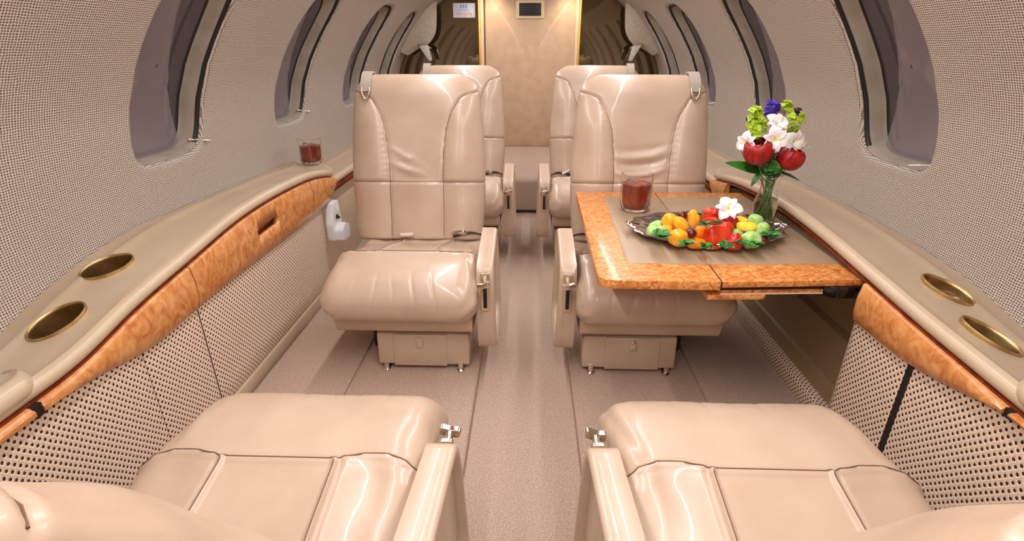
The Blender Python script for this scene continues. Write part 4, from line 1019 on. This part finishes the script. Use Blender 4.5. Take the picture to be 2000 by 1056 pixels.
def cluster(name, label, p, mat, R_, cnt, size, k, seed, cat='flower'):
    o = root(name, label, cat, tuple(p), 0, FL); rnd = random.Random(seed)
    for j in range(cnt):
        a = rnd.uniform(0, 6.28); z = rnd.uniform(-1, 1); s = math.sqrt(1-z*z)*rnd.uniform(0.4, 1)
        c = Vector((R_*s*math.cos(a), R_*0.7*s*math.sin(a), R_*1.25*z)); bm = bmesh.new()
        for q in range(3):
            M = Matrix.Translation(c) @ face((c.x, c.y-0.01, c.z+0.01)) @ Matrix.Rotation(q*2.09+a, 4, 'Z') @ Matrix.Rotation(0.7, 4, 'X'); leaf_mesh(bm, size, size*0.42, M, 0.6, -0.7, 0, 6, 4)
        bmesh.ops.create_icosphere(bm, subdivisions=2, radius=size*0.28, matrix=Matrix.Translation(c))
        solid(obj_bm('floret', bm, mat, o), 0.0006)
    stem_to(o, p, 0.0015, k=k); return o
cluster('snapdragon', 'lime green bud spike at the upper left of the bouquet', at(1474, 236, y=yv+0.0), LIME, 0.028, 22, 0.018, 9, 1)
cluster('snapdragon', 'lime green buds just above the left red bloom', at(1484, 254, y=yv-0.02), LIME, 0.020, 12, 0.017, 10, 2)
cluster('snapdragon', 'lime green bud spike at the top right of the bouquet', at(1535, 216, y=yv+0.02), LIME, 0.018, 12, 0.017, 11, 3)
cluster('snapdragon', 'lime green buds at the right edge of the bouquet', at(1551, 236, y=yv+0.0), LIME, 0.022, 15, 0.017, 12, 4)
cluster('purple_bloom', 'violet bloom at the very top of the bouquet', at(1507, 212, y=yv+0.01), PURP, 0.013, 12, 0.020, 13, 5)
cluster('purple_bloom', 'small dark purple bloom at the left behind the lime buds', at(1466, 240, y=yv+0.03), DPUR, 0.015, 7, 0.013, 14, 6)
cluster('purple_bloom', 'small dark purple bloom at the upper right behind the lime buds', at(1556, 224, y=yv+0.03), DPUR, 0.014, 8, 0.013, 15, 7)
cluster('filler_foliage', 'dark green foliage filling the middle of the bouquet', at(1512, 300, y=yv+0.02), DLEAF, 0.034, 26, 0.026, 16, 8, 'foliage')
cluster('filler_foliage', 'dark green leaves between and below the two red blooms', at(1511, 322, y=yv-0.02), DLEAF, 0.020, 16, 0.026, 17, 9, 'foliage')
for k_ in range(6):
    o_ = root('cut_stem', 'bare green flower stem standing in the water of the glass vase', 'stem', tuple(VB+np.array([0, 0, 0.012])), 0, 'bare stems in the glass vase')
    a_ = k_*1.05+0.4
    tube('stalk', smoothpath([(0.020*math.cos(a_), 0.020*math.sin(a_), 0.0), (0.010*math.cos(a_+1), 0.010*math.sin(a_+1), 0.06), (0.012*math.cos(a_+2.4), 0.012*math.sin(a_+2.4), 0.125)], 6), 0.0030, STEMG, o_, 8)
def bigleaf(label, p0, p1, w, up, bend):
    o = root('vase_leaf', label, 'leaf', tuple(p0), 0, 'leaves hanging over the vase rim'); d = Vector(np.array(p1)-np.array(p0)); L_ = d.length
    yax = d.normalized(); zax = Vector(up); xax = yax.cross(zax).normalized(); zax = xax.cross(yax)
    M = Matrix((xax, yax, zax)).transposed().to_4x4(); bm = bmesh.new(); leaf_mesh(bm, L_, w, M, 0.3, bend, 0, 16, 6)
    solid(obj_bm('blade', bm, DLEAF, o), 0.0007); return o
bigleaf('long dark green leaf pointing left from the vase', at(1495, 338, y=yv-0.01), at(1419, 315, y=yv-0.03), 0.017, (0.1, -0.75, 0.6), -0.10)
bigleaf('narrow leaf curling down at the left of the vase mouth', at(1490, 333, y=yv-0.01), at(1463, 362, y=yv-0.03), 0.009, (-0.2, -0.5, 0.8), -0.5)
bigleaf('thin leaf pointing right from the vase mouth', at(1515, 334, y=yv-0.01), at(1568, 348, y=yv-0.02), 0.006, (0, -0.6, 0.8), -0.25)
bigleaf('short leaf sticking up right of the vase mouth', at(1505, 338, y=yv-0.01), at(1535, 322, y=yv-0.03), 0.010, (0, -0.9, 0.4), 0.2)

# ------------------------------------------------------------------ glass things
GLASS = simple('clear glass', (1, 1, 1, 1), 0.02, Transmission_Weight=1.0, IOR=1.45)
WATER = simple('vase water', (0.86, 0.90, 0.62, 1), 0.02, Transmission_Weight=1.0, IOR=1.33)
TEA = simple('iced tea', (0.42, 0.045, 0.015, 1), 0.03, Transmission_Weight=0.55, IOR=1.33)
ICE = simple('ice', (1, 0.96, 0.92, 1), 0.12, Transmission_Weight=0.9, IOR=1.31)
vs = root('glass_vase', 'small flared clear glass vase with water holding the bouquet', 'vase', tuple(VB))
lathe('vase_glass', [(0, 0.0), (0.026, 0.0), (0.031, 0.004), (0.036, 0.03), (0.0375, 0.055), (0.033, 0.080), (0.0255, 0.105), (0.024, 0.122), (0.029, 0.143), (0.037, 0.156), (0.0355, 0.157), (0.0275, 0.144), (0.0222, 0.122), (0.0235, 0.104), (0.031, 0.079), (0.0352, 0.055), (0.0335, 0.03), (0.028, 0.010), (0, 0.009)], GLASS, vs, 48, angle=60)
lathe('water', [(0, 0.0095), (0.0275, 0.0105), (0.0332, 0.03), (0.0349, 0.055), (0.0307, 0.0785), (0, 0.0785)], WATER, vs, 40)
def tumbler(label, loc, R_, H, lean=0.0, facets=10, lvl=0.66, group=None, square=False):
    t = root('tumbler', label, 'glass', loc, 0.3, group)
    def wob(a, z): return 1+0.055*math.cos(facets*a)*max(0, 1-abs(z/H-0.22)/0.24)+(0.05*abs(math.cos(2*a))**3 if square else 0)
    th = R_*0.05
    prof = [(0, 0), (R_*0.76, 0), (R_*0.84, H*0.03), (R_*0.95, H*0.14), (R_*0.99, H*0.34), (R_*1.0, H*0.7), (R_*1.0, H), (R_*1.0-th, H*1.004), (R_*1.0-th, H*0.7), (R_*0.99-th, H*0.35), (R_*0.93-th, H*0.14), (R_*0.76, H*0.075), (0, H*0.07)]
    lathe('glass_body', prof, GLASS, t, 80, wob=wob, angle=35)
    q = th*1.12
    wo2 = lambda a, z: 1+(0.05*abs(math.cos(2*a))**3 if square else 0)
    lathe('tea', [(0, H*0.078), (R_*0.74, H*0.084), (R_*0.92-q, H*0.145), (R_*0.955-q, H*0.36), (R_*0.97-q, H*lvl), (0, H*lvl)], TEA, t, 60, wob=wo2)
    rnd = random.Random(int(R_*10000))
    for i in range(5):
        bm = bmesh.new(); s = R_*0.24; a = i*1.3
        bm_box(bm, (-s, -s, -s), (s, s, s), s*0.35, 3)
        obj_bm('ice_cube', bm, ICE, t, loc=(R_*0.45*math.cos(a), R_*0.45*math.sin(a), H*(lvl-0.12+0.05*(i % 3))), rot=(rnd.uniform(0, 1), rnd.uniform(0, 1), rnd.uniform(0, 3)))
    return t
tumbler('faceted tumbler of red iced tea standing on the burl table', (0.367, 1.715, TZ+0.003), 0.053, 0.124, lvl=0.74)
zl = 0.526
tumbler('squarish tumbler of red iced tea on the left ledge by the wall', tuple(at(610, 318, z=0.507)), 0.048, 0.112, square=True, facets=4, lvl=0.72)
